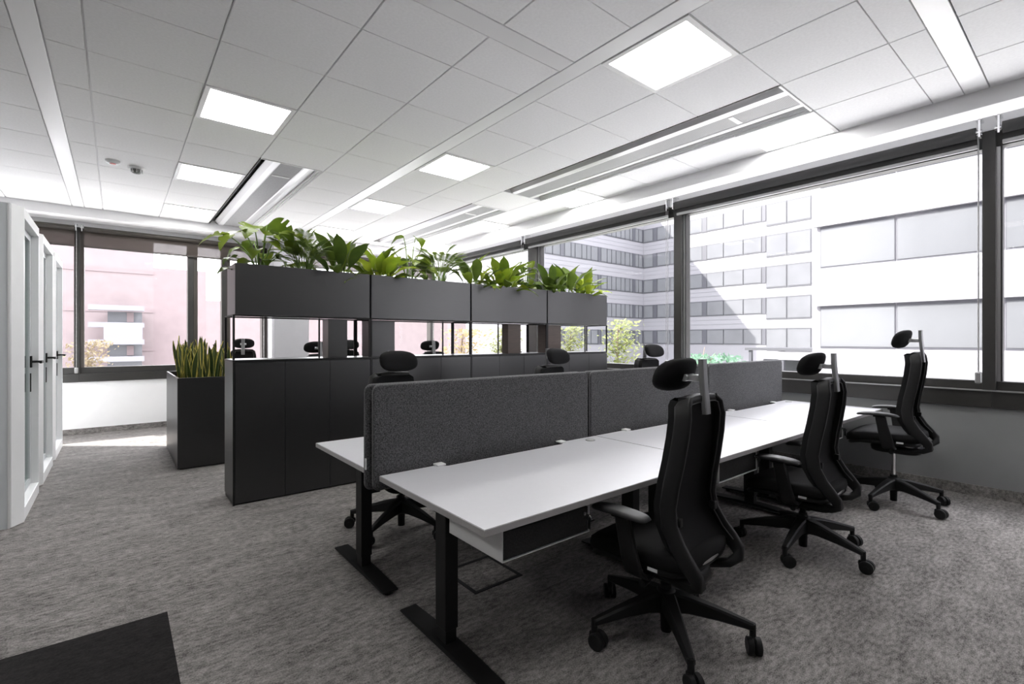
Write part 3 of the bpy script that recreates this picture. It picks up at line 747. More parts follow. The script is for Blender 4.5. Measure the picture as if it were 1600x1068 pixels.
# ================================================================== DESKS
DX0, DP, DL = 0.989, 1.566, 1.560
HD = 0.690; TH = 0.026
def tabletop(ya, yb, back):
    """rounded-corner board with a shallow cable notch along its back edge; local x 0..DL"""
    n = 0.045; s = 1 if back > ya else -1
    if back == yb:
        pts = [(0, ya), (DL, ya), (DL, yb), (DL-0.30, yb), (DL-0.36, yb-n), (0.36, yb-n), (0.30, yb), (0, yb)]
    else:
        pts = [(0, ya), (0.30, ya), (0.36, ya+n), (DL-0.36, ya+n), (DL-0.30, ya), (DL, ya), (DL, yb), (0, yb)]
    bm = bmesh.new()
    vs = [bm.verts.new((x, y, HD-TH)) for x, y in pts]
    f = bm.faces.new(vs); r = bmesh.ops.extrude_face_region(bm, geom=[f])
    for v in r['geom']:
        if isinstance(v, bmesh.types.BMVert): v.co.z = HD
    bmesh.ops.recalc_face_normals(bm, faces=bm.faces[:])
    top = [e for e in bm.edges if abs(e.verts[0].co.z-HD) < 1e-5 and abs(e.verts[1].co.z-HD) < 1e-5]
    bmesh.ops.bevel(bm, geom=top, offset=0.002, segments=2, affect='EDGES')
    me = bpy.data.meshes.new('tabletop'); bm.to_mesh(me); bm.free()
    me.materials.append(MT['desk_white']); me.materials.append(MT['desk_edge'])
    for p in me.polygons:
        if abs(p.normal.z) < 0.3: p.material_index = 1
    return me
def make_desk(near):
    t = empty('desk')
    ya, yb = (1.366, 2.234) if near else (2.333, 3.205)
    yc = (ya+yb)/2; back = yb if near else ya; sg = 1 if near else -1       # sg: towards the screen
    front = ya if near else yb
    link('tabletop', tabletop(ya, yb, back), t)
    # telescopic T legs
    for xl in (0.100, DL-0.165):
        lg = MB()
        ly = 1.787 if near else 2.705
        lg.box(xl+0.005, ly+0.005, 0.03, xl+0.059, ly+0.080, 0.12, 0, 0.002); lg.box(xl, ly, 0.10, xl+0.064, ly+0.085, HD-TH-0.05, 0, 0.003)
        leg = lg.build('leg', 'black_metal', t)
        c = ly+0.0425
        ft = MB().prism([(c-0.36, 0.022), (c+0.36, 0.022), (c+0.36, 0.030), (c+0.10, 0.044), (c-0.10, 0.044), (c-0.36, 0.030)], xl-0.012, xl+0.072, 'x')
        ft.build('foot', 'black_metal', leg)
        for fy in (c-0.325, c+0.325): MB().cyl((xl+0.03, fy, 0), (xl+0.03, fy, 0.024), 0.018, n=12).build('glide', 'black_plastic', leg)
        # bracket arm under the top
        MB().prism([(c-0.055, HD-TH-0.075), (c+0.055, HD-TH-0.075), (c+0.13, HD-TH-0.028), (c+0.34, HD-TH-0.016), (c+0.34, HD-TH-0.001), (c-0.34, HD-TH-0.001), (c-0.34, HD-TH-0.016), (c-0.13, HD-TH-0.028)], xl+0.004, xl+0.060, 'x').build('support_arm', 'black_metal', t)
    MB().box(0.164, yc+sg*0.02-0.03, HD-TH-0.055, DL-0.165, yc+sg*0.02+0.03, HD-TH-0.012, 0, 0.003).build('crossbeam', 'black_metal', t)
    # cable tray near the screen
    tr = MB(); y0 = back - sg*0.20; y1 = back - sg*0.06; a, b = min(y0, y1), max(y0, y1)
    tr.box(0.30, a, HD-TH-0.13, DL-0.30, b, HD-TH-0.127); tr.box(0.30, a, HD-TH-0.13, DL-0.30, a+0.003, HD-TH-0.03); tr.box(0.30, b-0.003, HD-TH-0.13, DL-0.30, b, HD-TH-0.03)
    tr.build('cable_tray', 'black_metal', t)
    # pencil drawer: white steel shell with a dark felt front
    x0, x1 = (0.106, 0.578) if near else (DL-0.578, DL-0.106)
    z0, z1 = 0.532, HD-TH-0.002
    f0 = front + sg*0.034; f1 = front + sg*0.40; a, b = min(f0, f1), max(f0, f1)
    sh = MB(); sh.box(x0, a, z0, x0+0.003, b, z1); sh.box(x1-0.003, a, z0, x1, b, z1); sh.box(x0, a, z0, x1, b, z0+0.003)
    bk = b if near else a; sh.box(x0, bk-0.003*(1 if near else 0), z0, x1, bk+0.003*(0 if near else 1), z1)
    dr = sh.build('drawer_shell', 'white_metal', t)
    ff0 = front + sg*0.038; ff1 = front + sg*0.055
    df = MB().box(x0+0.006, min(ff0, ff1), z0+0.006, x1-0.006, max(ff0, ff1), z1-0.022, 0, 0.002).build('drawer_front', 'felt_dark', t)
    MB().box(x0+0.006, min(ff1, ff1+sg*0.30), z0+0.008, x1-0.006, max(ff1, ff1+sg*0.30), z0+0.02).build('drawer_tray', 'black_plastic', t)
    ky = MB(); kx = x1-0.035; kz = z1-0.045
    ky.cyl((kx, ff0, kz), (kx, ff0-sg*0.010, kz), 0.009, n=12); ky.box(kx-0.002, min(ff0-sg*0.010, ff0-sg*0.034), kz-0.004, kx+0.002, max(ff0-sg*0.010, ff0-sg*0.034), kz+0.004)
    ky.cyl((kx, ff0-sg*0.030, kz-0.012), (kx+0.004, ff0-sg*0.030, kz-0.012), 0.012, n=14)
    ky.build('key_lock', 'chrome', df)
    MB().chbox(kx+0.002, min(ff0-sg*0.024, ff0-sg*0.036), kz-0.06, kx+0.007, max(ff0-sg*0.024, ff0-sg*0.036), kz-0.018, 0.002).build('spare_key', 'black_plastic', df)
    # clips and grommet on the top
    for xc in (0.33, DL-0.33):
        c = MB(); c.chbox(xc-0.026, back-sg*0.010-0.024, HD, xc+0.026, back-sg*0.010+0.024, HD+0.010, 0.003)
        c.build('screen_clip', 'white_plastic', t)
    gx, gy = DL-0.135, back-sg*0.085
    MB().lathe([(0.026, 0.0), (0.032, 0.0), (0.032, 0.003), (0.028, 0.005), (0.024, 0.003)], 24).build('grommet_ring', 'frame_strip', t, (gx, gy, HD+0.0003))
    MB().lathe([(0.001, 0.003), (0.022, 0.003), (0.0225, 0.0)], 24).build('grommet_cap', 'white_plastic', t, (gx, gy, HD+0.0003))
    return t
dn = make_desk(True); df_ = make_desk(False)
nl = ['white sit-stand desk with a dark felt drawer, the nearest one', 'white sit-stand desk on the near side, between two others', 'white sit-stand desk on the near side, beside the right window wall']
fl = ['white sit-stand desk behind the first screen, corner pointing at the cabinets', 'white sit-stand desk hidden behind the middle screen', 'white sit-stand desk behind the last screen at the window wall']
for i in range(3):
    d = dn if i == 0 else copy_tree(dn); d.location = (DX0+i*DP, 0, 0); tag(d, nl[i], 'desk', 'white desks of the bench')
for i in range(3):
    d = df_ if i == 0 else copy_tree(df_); d.location = (DX0+i*DP, 0, 0); tag(d, fl[i], 'desk', 'white desks of the bench')

# ---- felt screens, one per desk
def rrect(x0, z0, x1, z1, r, n=6):
    pts = []
    for cx, cz, a0 in ((x1-r, z0+r, -90), (x1-r, z1-r, 0), (x0+r, z1-r, 90), (x0+r, z0+r, 180)):
        for k in range(n+1):
            a = R(a0+90*k/n); pts.append((cx+r*math.cos(a), cz+r*math.sin(a)))
    return pts
def make_screen(tagside):
    t = empty('desk_screen')
    L = DP-0.030
    o = rrect(0, 0.614, L, 1.128, 0.035)
    def ring(off, y):
        cx, cz = L/2, 0.87
        return [(x + (-off if x > cx else off), y, z + (-off if z > cz else off)) for x, z in o]
    MB().loft([ring(0.006, -0.013), ring(0.002, -0.0115), ring(0.0, -0.008), ring(0.0, 0.008), ring(0.002, 0.0115), ring(0.006, 0.013)], 0, False).build('felt_board', 'felt_grey', t)
    MB().tube([(x, 0, z) for x, z in o] + [(o[0][0], 0, o[0][1])], 0.0045, 6).build('edge_piping', 'felt_edge', t)
    if tagside:
        tg = MB().box(-0.002, -0.0145, 0.715, 0.004, 0.006, 0.770).build('fabric_tag', 'tag_white', t)
        MB().box(-0.0025, -0.008, 0.728, -0.0015, -0.001, 0.757).build('tag_print', 'tag_grey', tg)
    for xc in (0.35, L-0.35): MB().box(xc-0.02, -0.012, 0.60, xc+0.02, 0.012, 0.655, 0, 0.003).build('clamp', 'black_metal', t)
    return t
sa = make_screen(False); sb_ = make_screen(True)
for i in range(3):
    s = sa if i == 0 else copy_tree(sa); s.location = (DX0-0.022+i*DP, 2.262, 0)
    tag(s, ['grey felt desk screen in front, the nearest of the row', 'grey felt desk screen in the middle of the row, near side', 'grey felt desk screen by the right windows, near side'][i], 'desk screen', 'grey felt screens between the desks')
for i in range(3):
    s = sb_ if i == 0 else copy_tree(sb_); s.location = (DX0-0.045+i*DP, 2.304, 0)
    tag(s, ['grey felt desk screen with white tag, just behind the nearest screen', 'grey felt desk screen just behind the middle screen', 'grey felt desk screen just behind the screen at the windows'][i], 'desk screen', 'grey felt screens between the desks')

# ---- floor outlet box
t = empty('floor_outlet_box', (1.64, 2.285, 0.0), 0, 'dark square frame of a carpet floor outlet under the nearest desk', 'floor outlet')
f = MB(); a, b = 0.165, 0.145
f.box(-a, -a, 0, a, -b, 0.004); f.box(-a, b, 0, a, a, 0.004); f.box(-a, -b, 0, -b, b, 0.004); f.box(b, -b, 0, a, b, 0.004)
f.build('frame', 'black_metal', t)
MB().box(-b+0.002, -b+0.002, 0, b-0.002, b-0.002, 0.003).build('carpeted_lid', 'carpet', t)

# ================================================================== OFFICE CHAIRS
def make_chair(lift=0.0, phi=0.0, gas_chrome=False, head_up=0.0):
    t = empty('office_chair')
    # five-star base
    base = MB().lathe([(0.001, 0.018), (0.024, 0.018), (0.026, 0.10), (0.040, 0.105), (0.044, 0.20), (0.034, 0.215), (0.001, 0.215)], 20).build('base_hub', 'black_plastic', t)
    arm = MB()
    secs = [(0.030, 0.066, 0.115, 0.205), (0.10, 0.056, 0.120, 0.195), (0.22, 0.045, 0.112, 0.166), (0.33, 0.036, 0.098, 0.134), (0.362, 0.032, 0.092, 0.124)]
    rings = []
    for x, w, z0, z1 in secs:
        c = 0.008
        rings.append([(x, -w/2+c, z0), (x, w/2-c, z0), (x, w/2, z0+c), (x, w/2, z1-c), (x, w/2-c, z1), (x, -w/2+c, z1), (x, -w/2, z1-c), (x, -w/2, z0+c)])
    arm.loft(rings, 0, False)
    arm.cyl((0.358, 0, 0.062), (0.358, 0, 0.122), 0.014, n=10)
    armme = arm.mesh('base_arm', 'black_plastic')
    cs = MB()
    cs.superbox((0.0, 0, 0.050), (0.026, 0.012, 0.020), 0.6, 12, 6)
    csme = cs.mesh('caster', 'black_plastic')
    wh = MB(); wh.cyl((0, -0.0125, 0), (0, -0.010, 0), 0.031, 0.036, 20); wh.cyl((0, -0.010, 0), (0, 0.010, 0), 0.036, 0.036, 20); wh.cyl((0, 0.010, 0), (0, 0.0125, 0), 0.036, 0.031, 20)
    wh.cyl((0, -0.0135, 0), (0, 0.0135, 0), 0.012, n=10)
    whme = wh.mesh('wheel', 'black_plastic')
    for k in range(5):
        a = R(phi + 72*k)
        link('base_arm', armme, t, (0, 0, 0), (0, 0, a))
        sw = a + [0.9, -0.6, 2.2, 0.3, -1.4][k]
        cx, cy = 0.358*math.cos(a), 0.358*math.sin(a)
        c = link('caster', csme, t, (cx, cy, 0), (0, 0, sw))
        for s in (-1, 1): link('wheel', whme, c, (0.018, s*0.0165, 0.036))
    zb = 0.285 + lift
    g = MB(); g.cyl((0, 0, 0.20), (0, 0, zb), 0.016, n=14); g.build('gas_spring', 'chrome' if gas_chrome else 'black_metal', t)
    MB().cyl((0, 0, 0.20), (0, 0, min(zb, 0.235)), 0.027, 0.025, n=14).build('gas_sleeve', 'black_plastic', t)
    up = lift
    # mechanism
    mk = MB(); mk.superbox((0, -0.02, 0.325+up), (0.105, 0.17, 0.048), 0.5, 20, 8)
    mech = mk.build('tilt_mechanism', 'black_plastic', t)
    lv = MB(); lv.cyl((0.10, 0.06, 0.34+up), (0.235, 0.07, 0.33+up), 0.007, n=8); lv.chbox(0.20, 0.045, 0.318+up, 0.265, 0.095, 0.334+up, 0.006); lv.build('lever', 'black_plastic', mech)
    lv = MB(); lv.cyl((-0.10, -0.02, 0.33+up), (-0.215, -0.02, 0.32+up), 0.010, n=8); lv.cyl((-0.19, -0.02, 0.322+up), (-0.235, -0.02, 0.318+up), 0.016, n=10); lv.build('knob', 'black_plastic', mech)
    # seat pan and cushion (front towards +y)
    def pan(p):
        x, y, z = p; return (x*(1-0.06*max(0, -y)/0.25), y, z - 0.035*max(0, (y-0.12)/0.16)**2)
    MB().superbox((0, 0.045, 0.388+up), (0.235, 0.245, 0.022), 0.35, 28, 6, 0, pan).build('seat_pan', 'black_plastic', t)
    MB().superbox((0, 0.045, 0.432+up), (0.250, 0.260, 0.042), 0.42, 32, 10, 0, pan).build('seat', 'black_fabric', t)
    MB().box(-0.2515, -0.10, 0.395+up, -0.249, -0.055, 0.408+up).build('care_label', 'tag_white', t)
    # ---- back: profile points (y, z, half width)
    prof = [(-0.152, 1.090, 0.118), (-0.160, 1.072, 0.150), (-0.166, 1.02, 0.161), (-0.158, 0.94, 0.166), (-0.142, 0.84, 0.171), (-0.122, 0.74, 0.177), (-0.110, 0.65, 0.183),
            (-0.122, 0.57, 0.190), (-0.162, 0.50, 0.198), (-0.206, 0.450, 0.204), (-0.242, 0.408, 0.203), (-0.248, 0.374, 0.192), (-0.215, 0.348, 0.170), (-0.145, 0.334, 0.138), (-0.05, 0.332, 0.105)]
    n = len(prof)
    for s in (-1, 1):
        pts = [(s*w, y, z+up) for y, z, w in prof]
        sides = []
        for i in range(n):
            a = Vector(pts[max(0, i-1)]); b = Vector(pts[min(n-1, i+1)]); tt = (b-a).normalized()
            sides.append(Vector((1, 0, 0)))
        ws = [0.022]*7 + [0.024, 0.026, 0.030, 0.036, 0.044, 0.052, 0.060, 0.060]
        hs = [0.070]*7 + [0.072, 0.072, 0.066, 0.056, 0.046, 0.036, 0.030, 0.028]
        MB().ribbon(pts, sides, ws, hs, 0, True).build('back_rail', 'black_plastic', t)
    MB().ribbon([(-0.124, -0.152, 1.092+up), (-0.06, -0.153, 1.097+up), (0, -0.154, 1.099+up), (0.06, -0.153, 1.097+up), (0.124, -0.152, 1.092+up)], [(0, 0, 1)]*5, 0.030, 0.055, 0, True).build('top_rail', 'black_plastic', t)
    # padded front of the back and recessed mesh panel behind it
    rows = []; rows2 = []
    for i in range(0, 10):
        y, z, w = prof[i]; w -= 0.006
        row = []; row2 = []
        for k in range(9):
            u = -1 + 2*k/8
            row.append((w*u, y+0.060-0.022*(1-u*u)+0.010, z+up)); row2.append((w*u, y+0.004+0.020*(1-u*u), z+up))
        rows.append(row); rows2.append(row2)
    mb = MB(); mb.loft(rows, 0, True, False, False)
    front = [r for r in rows]
    # side walls of the padding so that it reads as a thick upholstered shell
    for s in (0, 8):
        wall = [[rows[i][s], ((rows[i][s][0]+(0.010 if s else -0.010)), (rows[i][s][1]+prof[i][0])/2, rows[i][s][2]), (rows[i][s][0], prof[i][0]+0.012, rows[i][s][2])] for i in range(10)]
        mb.loft(wall, 0, True, False, False)
    mb.loft([rows[0], [(x*0.98, y-0.02, z+0.012) for x, y, z in rows[0]], [(x, prof[0][0]+0.01, z+0.004) for x, y, z in rows[0]]], 0, True, False, False)
    mb.build('back_cushion', 'black_fabric', t)
    MB().loft(rows2, 0, True, False, False).build('back_panel', 'black_mesh', t)
    # thin light piping round the recessed panel
    path = []
    for i in range(9, 0, -1): y, z, w = prof[i]; path.append((-(w-0.020), y-0.022, z+up))
    y, z, w = prof[1]; path += [(-0.105, y-0.018, z+0.008+up), (-0.04, y-0.016, z+0.011+up), (0.04, y-0.016, z+0.011+up), (0.105, y-0.018, z+0.008+up)]
    for i in range(1, 10): y, z, w = prof[i]; path.append(((w-0.020), y-0.022, z+up))
    MB().tube(path, 0.0028, 6).build('piping', 'frame_edge', t)
    # curved bright lumbar bar and side clips
    lb = [(0.172*math.sin(a), -0.180-0.030*math.cos(a), 0.445+up-0.028*math.cos(a)) for a in [R(x) for x in range(-80, 81, 20)]]
    MB().ribbon(lb, [(0, 0, 1)]*len(lb), 0.022, 0.006, 0, True).build('lumbar_bar', 'chrome_dull', t)
    for s in (-1, 1): MB().chbox(s*0.160-0.012, -0.160, 0.575+up, s*0.160+0.012, -0.130, 0.61+up, 0.003).build('lumbar_clip', 'black_plastic', t)
    for s in (-1, 1): MB().superbox((s*0.150, -0.125, 0.372+up), (0.012, 0.036, 0.018), 0.7, 12, 6).build('hinge_cover', 'chrome_dull', t)
    # ---- armrests
    for s in (-1, 1):
        ar = MB()
        pp = [(s*0.15, 0.00, 0.352+up), (s*0.235, -0.01, 0.350+up), (s*0.272, -0.005, 0.375+up), (s*0.285, 0.008, 0.44+up), (s*0.290, 0.026, 0.53+up), (s*0.292, 0.040, 0.605+up)]
        ar.ribbon(pp, [(0, 1, 0)]*6, [0.09, 0.085, 0.085, 0.080, 0.070, 0.066], [0.022, 0.022, 0.022, 0.024, 0.026, 0.030], 0, True)
        a = ar.build('armrest', 'black_plastic', t)
        def curve(p):
            x, y, z = p; return (x - s*0.010*((y-0.06)/0.13)**2, y, z - 0.012*((y-0.06)/0.13)**2)
        MB().superbox((s*0.290, 0.06, 0.622+up), (0.044, 0.140, 0.013), 0.5, 24, 6, 0, curve).build('arm_pad', 'black_pad', a)
        MB().chbox(s*0.290-0.022, 0.005, 0.596+up, s*0.290+0.022, 0.085, 0.611+up, 0.004).build('pad_bracket', 'black_plastic', a)
    # ---- headrest
    hz = up + head_up
    st = MB(); st.ribbon([(0, -0.190, 1.030+up), (0, -0.186, 1.08+up), (0, -0.180, 1.13+hz), (0, -0.174, 1.20+hz), (0, -0.172, 1.266+hz)], [(1, 0, 0)]*5, 0.046, 0.024, 0, False)
    st.build('headrest_post', 'post_grey', t)
    jn = MB(); jn.chbox(-0.026, -0.166, 1.170+hz, 0.026, -0.090, 1.198+hz, 0.004); jn.cyl((-0.04, -0.106, 1.184+hz), (0.04, -0.106, 1.184+hz), 0.016, n=12)
    jn.build('headrest_joint', 'chrome_dull', t)
    def hw(p):
        x, y, z = p; return (x, y + 1.3*x*x - 0.30*(z-1.195-hz), z - 0.10*(y+0.062))
    MB().superbox((0, -0.062, 1.195+hz), (0.145, 0.050, 0.074), 0.74, 28, 14, 0, hw).build('headrest', 'black_fabric', t)
    return t
mat('chrome_dull', (0.55, 0.55, 0.56), 0.28, metal=0.9)
mat('post_grey', (0.20, 0.20, 0.205), 0.35, metal=0.3)
mat('frame_edge', (0.055, 0.055, 0.057), 0.35)
mat('black_pad', (0.028, 0.028, 0.030), 0.5)
CH = [  # x, y, facing (deg), phi, lift, head_up, label
 (1.958, 1.283, 4, 12, 0.0, 0.0, 'black swivel office chair nearest the viewer, at the first desk'),
 (3.447, 1.249, 2, 41, 0.0, 0.0, 'black swivel office chair at the middle desk, near side'),
 (5.000, 1.126, 4, 25, 0.14, 0.02, 'raised black swivel office chair with bare chrome stem by the right wall'),
 (1.590, 3.215, 180, -77, 0.0, 0.0, 'black swivel office chair behind the nearest felt screen'),
 (3.230, 3.230, 186, 20, 0.0, 0.0, 'black swivel office chair behind the middle of the felt screens'),
 (4.800, 3.260, 176, 50, 0.03, 0.0, 'black swivel office chair behind the screens in front of the window'),
 (1.505, 8.320, -14, 10, 0.10, 0.0, 'black swivel office chair seen through the shelf gap nearest the aisle'),
 (1.985, 6.510, 8, 33, 0.06, 0.0, 'black swivel office chair beyond the shelf, in front of the white pier'),
 (2.800, 7.410, 170, 0, 0.08, 0.0, 'black swivel office chair beyond the shelf, right of the first upright panel'),
 (3.590, 6.360, -6, 60, 0.07, 0.0, 'black swivel office chair beyond the second shelf frame'),
 (4.740, 5.940, 14, 25, 0.06, 0.0, 'black swivel office chair beyond the third shelf frame by the greenery'),
]
protos = {}
for (x, y, fa, ph, lift, hu, lb) in CH:
    c = make_chair(lift, ph-fa, lift > 0.1, hu)
    c.location = (x, y, 0); c.rotation_euler = (0, 0, R(fa))
    tag(c, lb, 'chair', 'black swivel office chairs')

# ================================================================== OUTDOORS
GZ = -3.6
struct(MB().box(-30, -40, GZ, XW+0.18, YW+0.18, -0.26), 'floor_below', 'facade_white', 'storey below the office')
struct(MB().box(-30, -40, 3.51, XW+0.18, YW+0.18, 12.5), 'storey_above', 'facade_white', 'storeys above the office')
struct(MB().box(-60, -40, GZ-0.3, 160, 160, GZ), 'ground', 'ground', 'pale paved ground outside')
struct(MB().box(14, 16, GZ, 50, 38, GZ+0.05), 'lawn', 'lawn', 'strip of lawn in front of the white wing')
H0 = 1.35
def zc(z): return z + H0
def facade_windows(t, axis, plane, out, cells, rows, frame='facade_frame', fr=0.12):
    """cells along the facade: (a0, a1, kind); rows: (z0, z1). each window is a part, its pane a sub-part"""
    for (z0, z1) in rows:
        for (a0, a1, kind) in cells:
            def bx(lo, hi, o0, o1, zz0, zz1):
                b = MB()
                if axis == 'y': b.box(min(plane+out*o0, plane+out*o1), lo, zz0, max(plane+out*o0, plane+out*o1), hi, zz1)
                else: b.box(lo, min(plane+out*o0, plane+out*o1), zz0, hi, max(plane+out*o0, plane+out*o1), zz1)
                return b
            if kind == 'pier':
                bx(a0, a1, 0.0, 0.08, z0, z1).build('window_pier', 'facade_pier', t); continue
            w = bx(a0, a1, 0.0, 0.06, z0, z1).build('window', frame, t)
            bx(a0+fr/2, a1-fr/2, 0.02, 0.09, z0+fr, z1-fr).build('pane', 'facade_pane', w)
PITCH = 3.51
# wing whose front faces the camera side (x = 57.2) and its return (y = 41.1)
XWG, YWG = 57.2, 41.1
t = empty('office_building', (0, 0, 0), 0, 'white L-shaped office block with bands of windows across the courtyard', 'building')
MB().box(XWG, 10.0, GZ, XWG+16, YWG+16, zc(19.3)).build('wall', 'facade_white', t)
MB().box(38.2, YWG, GZ, XWG, YWG+16, zc(19.3)).build('return_wall', 'facade_white', t)
rows = [(zc(-0.56 + PITCH*k), zc(1.29 + PITCH*k)) for k in range(5)]
cells = [(36.85, 38.80, 'win'), (38.86, 39.47, 'pier'), (39.5, 41.0, 'win'), (34.36, 36.75, 'win'), (32.25, 34.30, 'win'), (31.68, 32.24, 'pier'), (29.52, 31.66, 'win'), (27.12, 29.47, 'win'), (25.0, 27.07, 'win'), (24.55, 24.97, 'pier')]
facade_windows(t, 'y', XWG, -1, cells, rows)
rows_t = [(zc(-1.22 + PITCH*k), zc(1.29 + PITCH*k)) for k in range(5)]
facade_windows(t, 'y', XWG, -1, [(22.33, 24.5, 'win'), (19.9, 22.29, 'win'), (17.0, 19.3, 'win')], rows_t, fr=0.14)
cl = []
xx = [38.3, 39.5, 40.8]
for a, b in zip(xx, xx[1:]): cl.append((a+0.03, b-0.03, 'win'))
cl.append((40.81, 41.45, 'pier'))
mull = [41.5, 42.6, 43.3, 44.5, 45.4, 46.2, 47.5]
cl += [(a+0.02, b-0.02, 'win') for a, b in zip(mull, mull[1:])]
cl.append((47.55, 48.05, 'pier'))
mull = [48.1, 49.3, 50.2, 51.1, 52.1, 53.0, 54.0, 54.65]
cl += [(a+0.02, b-0.02, 'win') for a, b in zip(mull, mull[1:])]
cl.append((54.68, 55.2, 'pier'))
cl += [(55.22, 55.95, 'win'), (55.98, 56.8, 'win')]; cl.append((56.82, 57.1, 'pier'))
facade_windows(t, 'x', YWG, -1, cl, rows)
# panel joints of the cladding
for k in range(5):
    for dz in (1.29+0.58, 1.29+1.12):
        z = zc(dz + PITCH*k)
        MB().box(XWG-0.02, 10.0, z, XWG, YWG, z+0.03).build('cladding_joint', 'facade_joint', t)
        MB().box(38.2, YWG-0.02, z, XWG, YWG, z+0.03).build('cladding_joint', 'facade_joint', t)

# nearer white block (x = 24.2)
XN = 24.2
t = empty('office_building', (0, 0, 0), 0, 'bright white office block close by on the right with very wide windows', 'building')
MB().box(XN, -30, GZ, XN+14, 8.20, zc(24.5)).build('wall', 'facade_white', t)
NP = 3.50
for k in range(-1, 7):
    z0, z1 = zc(-0.36 + NP*k), zc(1.46 + NP*k)
    ed = [8.08, 5.36, 2.30, -0.76, -3.82, -6.88, -9.94]
    for a, b in zip(ed, ed[1:]):
        w = MB().box(XN-0.03, b+0.02, z0, XN+0.02, a-0.02, z1).build('window', 'facade_pier', t)
        MB().box(XN-0.05, b+0.05, z0+0.07, XN, a-0.05, z1-0.10).build('pane', 'facade_pane_near', w)
    # projecting white spandrel bands
    sp_ = MB().box(XN-0.22, -30, z1+0.02, XN, 8.30, z0+NP-0.02).build('spandrel_band', 'facade_white', t)
    MB().box(XN-0.222, -30, (z1+z0+NP)/2-0.01, XN-0.2, 8.30, (z1+z0+NP)/2+0.01).build('cladding_joint', 'facade_joint', sp_)
    for y in (7.80, 5.36, -0.76, -6.88): MB().box(XN-0.222, y-0.01, z1+0.02, XN-0.2, y+0.01, z0+NP-0.02).build('cladding_joint', 'facade_joint', sp_)

# entrance canopy
t = empty('entrance_canopy', (44.0, 19.0, GZ), 0, 'white entrance canopy with a small red emblem below the white wing', 'canopy')
for y in (-7.5, -1.5, 1.2): MB().box(-0.15, y-0.12, 0, 0.15, y+0.12, 4.02).build('post', 'facade_pier', t)
MB().box(-0.3, -9, 4.02, 4.0, 1.6, 4.25).build('roof_slab', 'facade_frame', t)
fs = MB().box(-0.20, -9, 3.25, -0.10, -1.2, 3.98).build('fascia', 'facade_white', t)
MB().cyl((-0.21, -4.4, 3.62), (-0.25, -4.4, 3.62), 0.22, n=20).build('emblem', 'sign_red', fs)
MB().box(2.0, -9, 0, 2.1, 1.0, 3.2).build('glazing', 'facade_pier', t)
pn = MB().box(0.4, -7.0, 1.3, 0.5, -5.6, 3.0).build('notice_board', 'facade_white', t)
MB().box(0.38, -6.5, 1.9, 0.4, -6.1, 2.3).build('notice_mark', 'sign_red', pn)

# pink brick block behind the far windows
t = empty('brick_building', (0, 0, 0), 0, 'pink brick apartment block with a stepped roofline behind the far windows', 'building')
def px(x, y, Y=46.0):   # helper turning measured view angles into metres on the facade plane
    rx = (x-800)/758.8; s = Y/(rx*-0.63144+0.77542)
    return s*(rx*0.77542+0.63144), 1.35 - s*(y-530.55)/758.8
YP2 = 46.0
xa, _ = px(240, 400); xb, zb1 = px(322, 424); xcc, zb2 = px(345, 470)
MB().box(-75, YP2, GZ, xa, YP2+14, 34).build('tall_block', 'brick_pink', t)
MB().box(xa, YP2, GZ, xb, YP2+14, zb1).build('middle_block', 'brick_pink_dark', t)
MB().box(xb, YP2, GZ, px(728, 500)[0], YP2+14, zb2).build('low_block', 'brick_pink', t)
for k in range(12):
    z = 0.5 + k*2.9
    if z < 33: MB().box(-75, YP2-0.06, z, xa, YP2, z+0.25).build('brick_course', 'brick_pink_dark', t)
# white bay with balconies on it
x0, zt = px(168, 477, 44.0); x1, _ = px(222, 477, 44.0); _, zbm = px(200, 556, 44.0)
MB().box(x0, 44.0, GZ, x1, YP2, zt-0.4).build('bay_wall', 'facade_pane', t)
hh = (zt-zbm)/3
for k in range(4):
    z = zt - k*hh*1.0
    MB().box(x0-1.0, 43.2, z-0.35, x1+0.1, 44.0, z).build('balcony_slab', 'facade_white', t)
for k in (0, 1, 2):
    z = zt - k*hh - 0.35
    if k == 1: MB().box(x0-0.2, 43.2, z-hh+0.35, x1, 43.35, z).build('balcony_front', 'facade_white', t)
    else:
        w = MB().box(x0+(x1-x0)*0.55, 43.9, z-hh+0.4, x0+(x1-x0)*0.75, 44.0, z-0.1).build('window', 'brick_pink_dark', t)
# white low block seen through the shelf gap near the corner
t = empty('office_building', (0, 0, 0), 0, 'low white office block seen through the third shelf gap', 'building')
xa2, _ = px(738, 500, 60.0); xb2, zt2 = px(845, 380, 60.0)
MB().box(xa2, 60.0, GZ, xb2+3, 70, zc(13)).build('wall', 'facade_white', t)
z0 = px(760, 540, 60)[1]; z1 = px(760, 518, 60)[1]
for k in range(3):
    ed = [xa2+0.8 + j*2.6 for j in range(6)]
    for a, b in zip(ed, ed[1:]):
        w = MB().box(a+0.05, 59.94, z0+k*3.5, b-0.05, 60.0, z1+k*3.5).build('window', 'facade_frame', t)
        MB().box(a+0.15, 59.9, z0+0.1+k*3.5, b-0.15, 59.95, z1-0.1+k*3.5).build('pane', 'facade_pane', w)

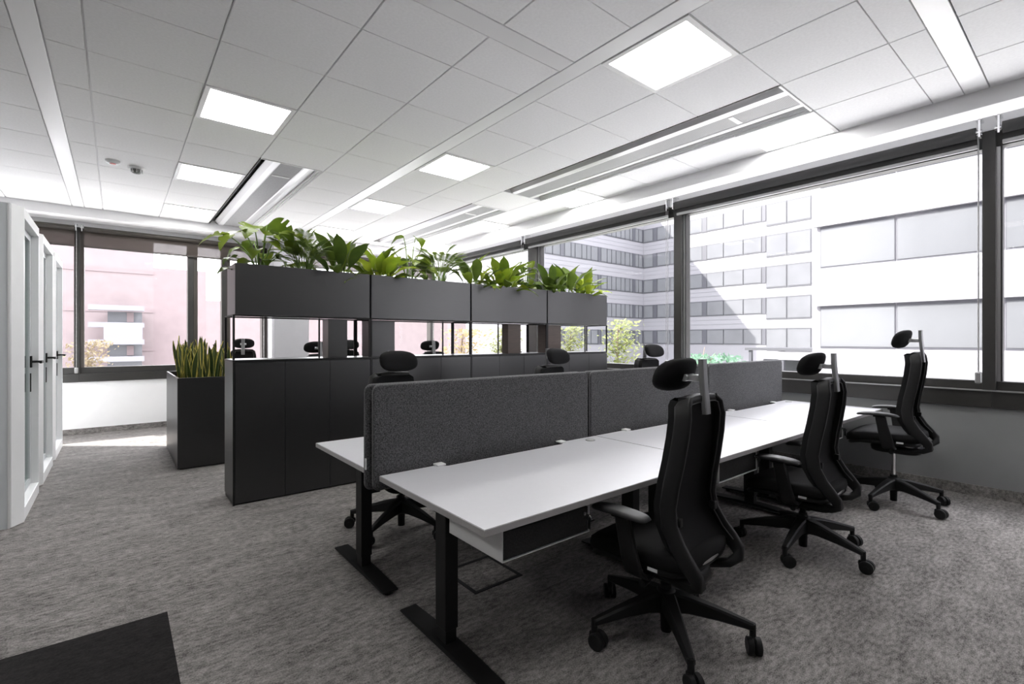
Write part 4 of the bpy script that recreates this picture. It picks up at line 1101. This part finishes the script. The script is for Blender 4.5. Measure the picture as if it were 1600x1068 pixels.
# trees and shrubs
def tree(x, y, z, h, rx, mt, label, n=900, trunk=True, base=GZ, seed=1, sz=0.16, name='tree'):
    r = random.Random(seed)
    t = empty(name, (x, y, base), 0, label, 'tree' if trunk else 'shrub')
    H = z-base
    tr = MB(); tr.tube([(0, 0, 0), (0.05, 0.02, H*0.4), (-0.03, 0.04, H*0.75), (0.0, 0, H*0.95)], [0.09, 0.07, 0.045, 0.02], 8)
    br = []
    for k in range(9):
        a = k*2.4; z0 = H*(0.4+0.06*k); e = (math.cos(a)*rx*0.7, math.sin(a)*rx*0.7, z0+rx*0.6)
        tr.tube([(0, 0, z0), (e[0]*0.5, e[1]*0.5, z0+rx*0.25), e], [0.03, 0.02, 0.01], 5); br.append(e)
    tr.build('trunk' if trunk else 'stems', 'bark', t)
    lv = MB()
    for k in range(n):
        c = br[k % 9] if k % 3 else (0, 0, H-h*0.45)
        p = Vector((r.gauss(0, 1), r.gauss(0, 1), r.gauss(0, 1)))*rx*0.36
        p = Vector(c) + Vector((p.x, p.y, p.z*h/(2.2*rx)))
        if p.z > H: p.z = H - r.random()*0.4
        a = Vector((r.gauss(0, 1), r.gauss(0, 1), r.gauss(0, 1))).normalized(); b = a.orthogonal().normalized()
        s = sz*r.uniform(0.6, 1.3)
        lv.add([(p-a*s)[:], (p+b*s*0.5)[:], (p+a*s)[:], (p-b*s*0.5)[:]], [(0, 1, 2, 3)])
    tag(lv.build('foliage', mt, t), kind='stuff')
    return t
def at(px_, d):   # ground position from view angle and distance
    r = (px_-800)/758.8*d
    return r*0.77542+d*0.63144, -r*0.63144+d*0.77542
tree(*at(966, 30), 2.6, 4.5, 1.0, 'tree_yellow', 'slender yellow-green tree beside the end of the shelves', 900, seed=2, sz=0.14)
tree(*at(892, 34), 2.3, 4.0, 0.9, 'tree_yellow', 'slender yellow-green tree seen through the last shelf gap', 800, seed=3, sz=0.14)
tree(*at(785, 33), 2.2, 4.2, 1.0, 'tree_yellow', 'yellow-green tree seen through the third shelf gap', 800, seed=4, sz=0.14)
tree(*at(985, 22), -0.2, 2.3, 1.2, 'tree_yellow', 'low yellow-green shrub at the courtyard edge', 900, False, seed=5, sz=0.12, name='shrub')
tree(*at(1095, 21), 0.7, 2.6, 1.4, 'tree_green', 'blue-green shrub in front of the white wing', 900, False, seed=6, sz=0.13, name='shrub')
tree(*at(1268, 19), -0.2, 2.0, 0.8, 'tree_gold', 'golden yellow shrub below the white block', 700, False, seed=7, sz=0.12, name='shrub')
tree(*at(138, 29), 1.3, 4.2, 0.8, 'tree_pale', 'pale golden tree in front of the pink brick block', 900, seed=8, sz=0.11)
tree(*at(722, 30), 2.0, 4.2, 1.2, 'tree_gold', 'golden tree seen through the second shelf gap', 800, seed=9, sz=0.14)
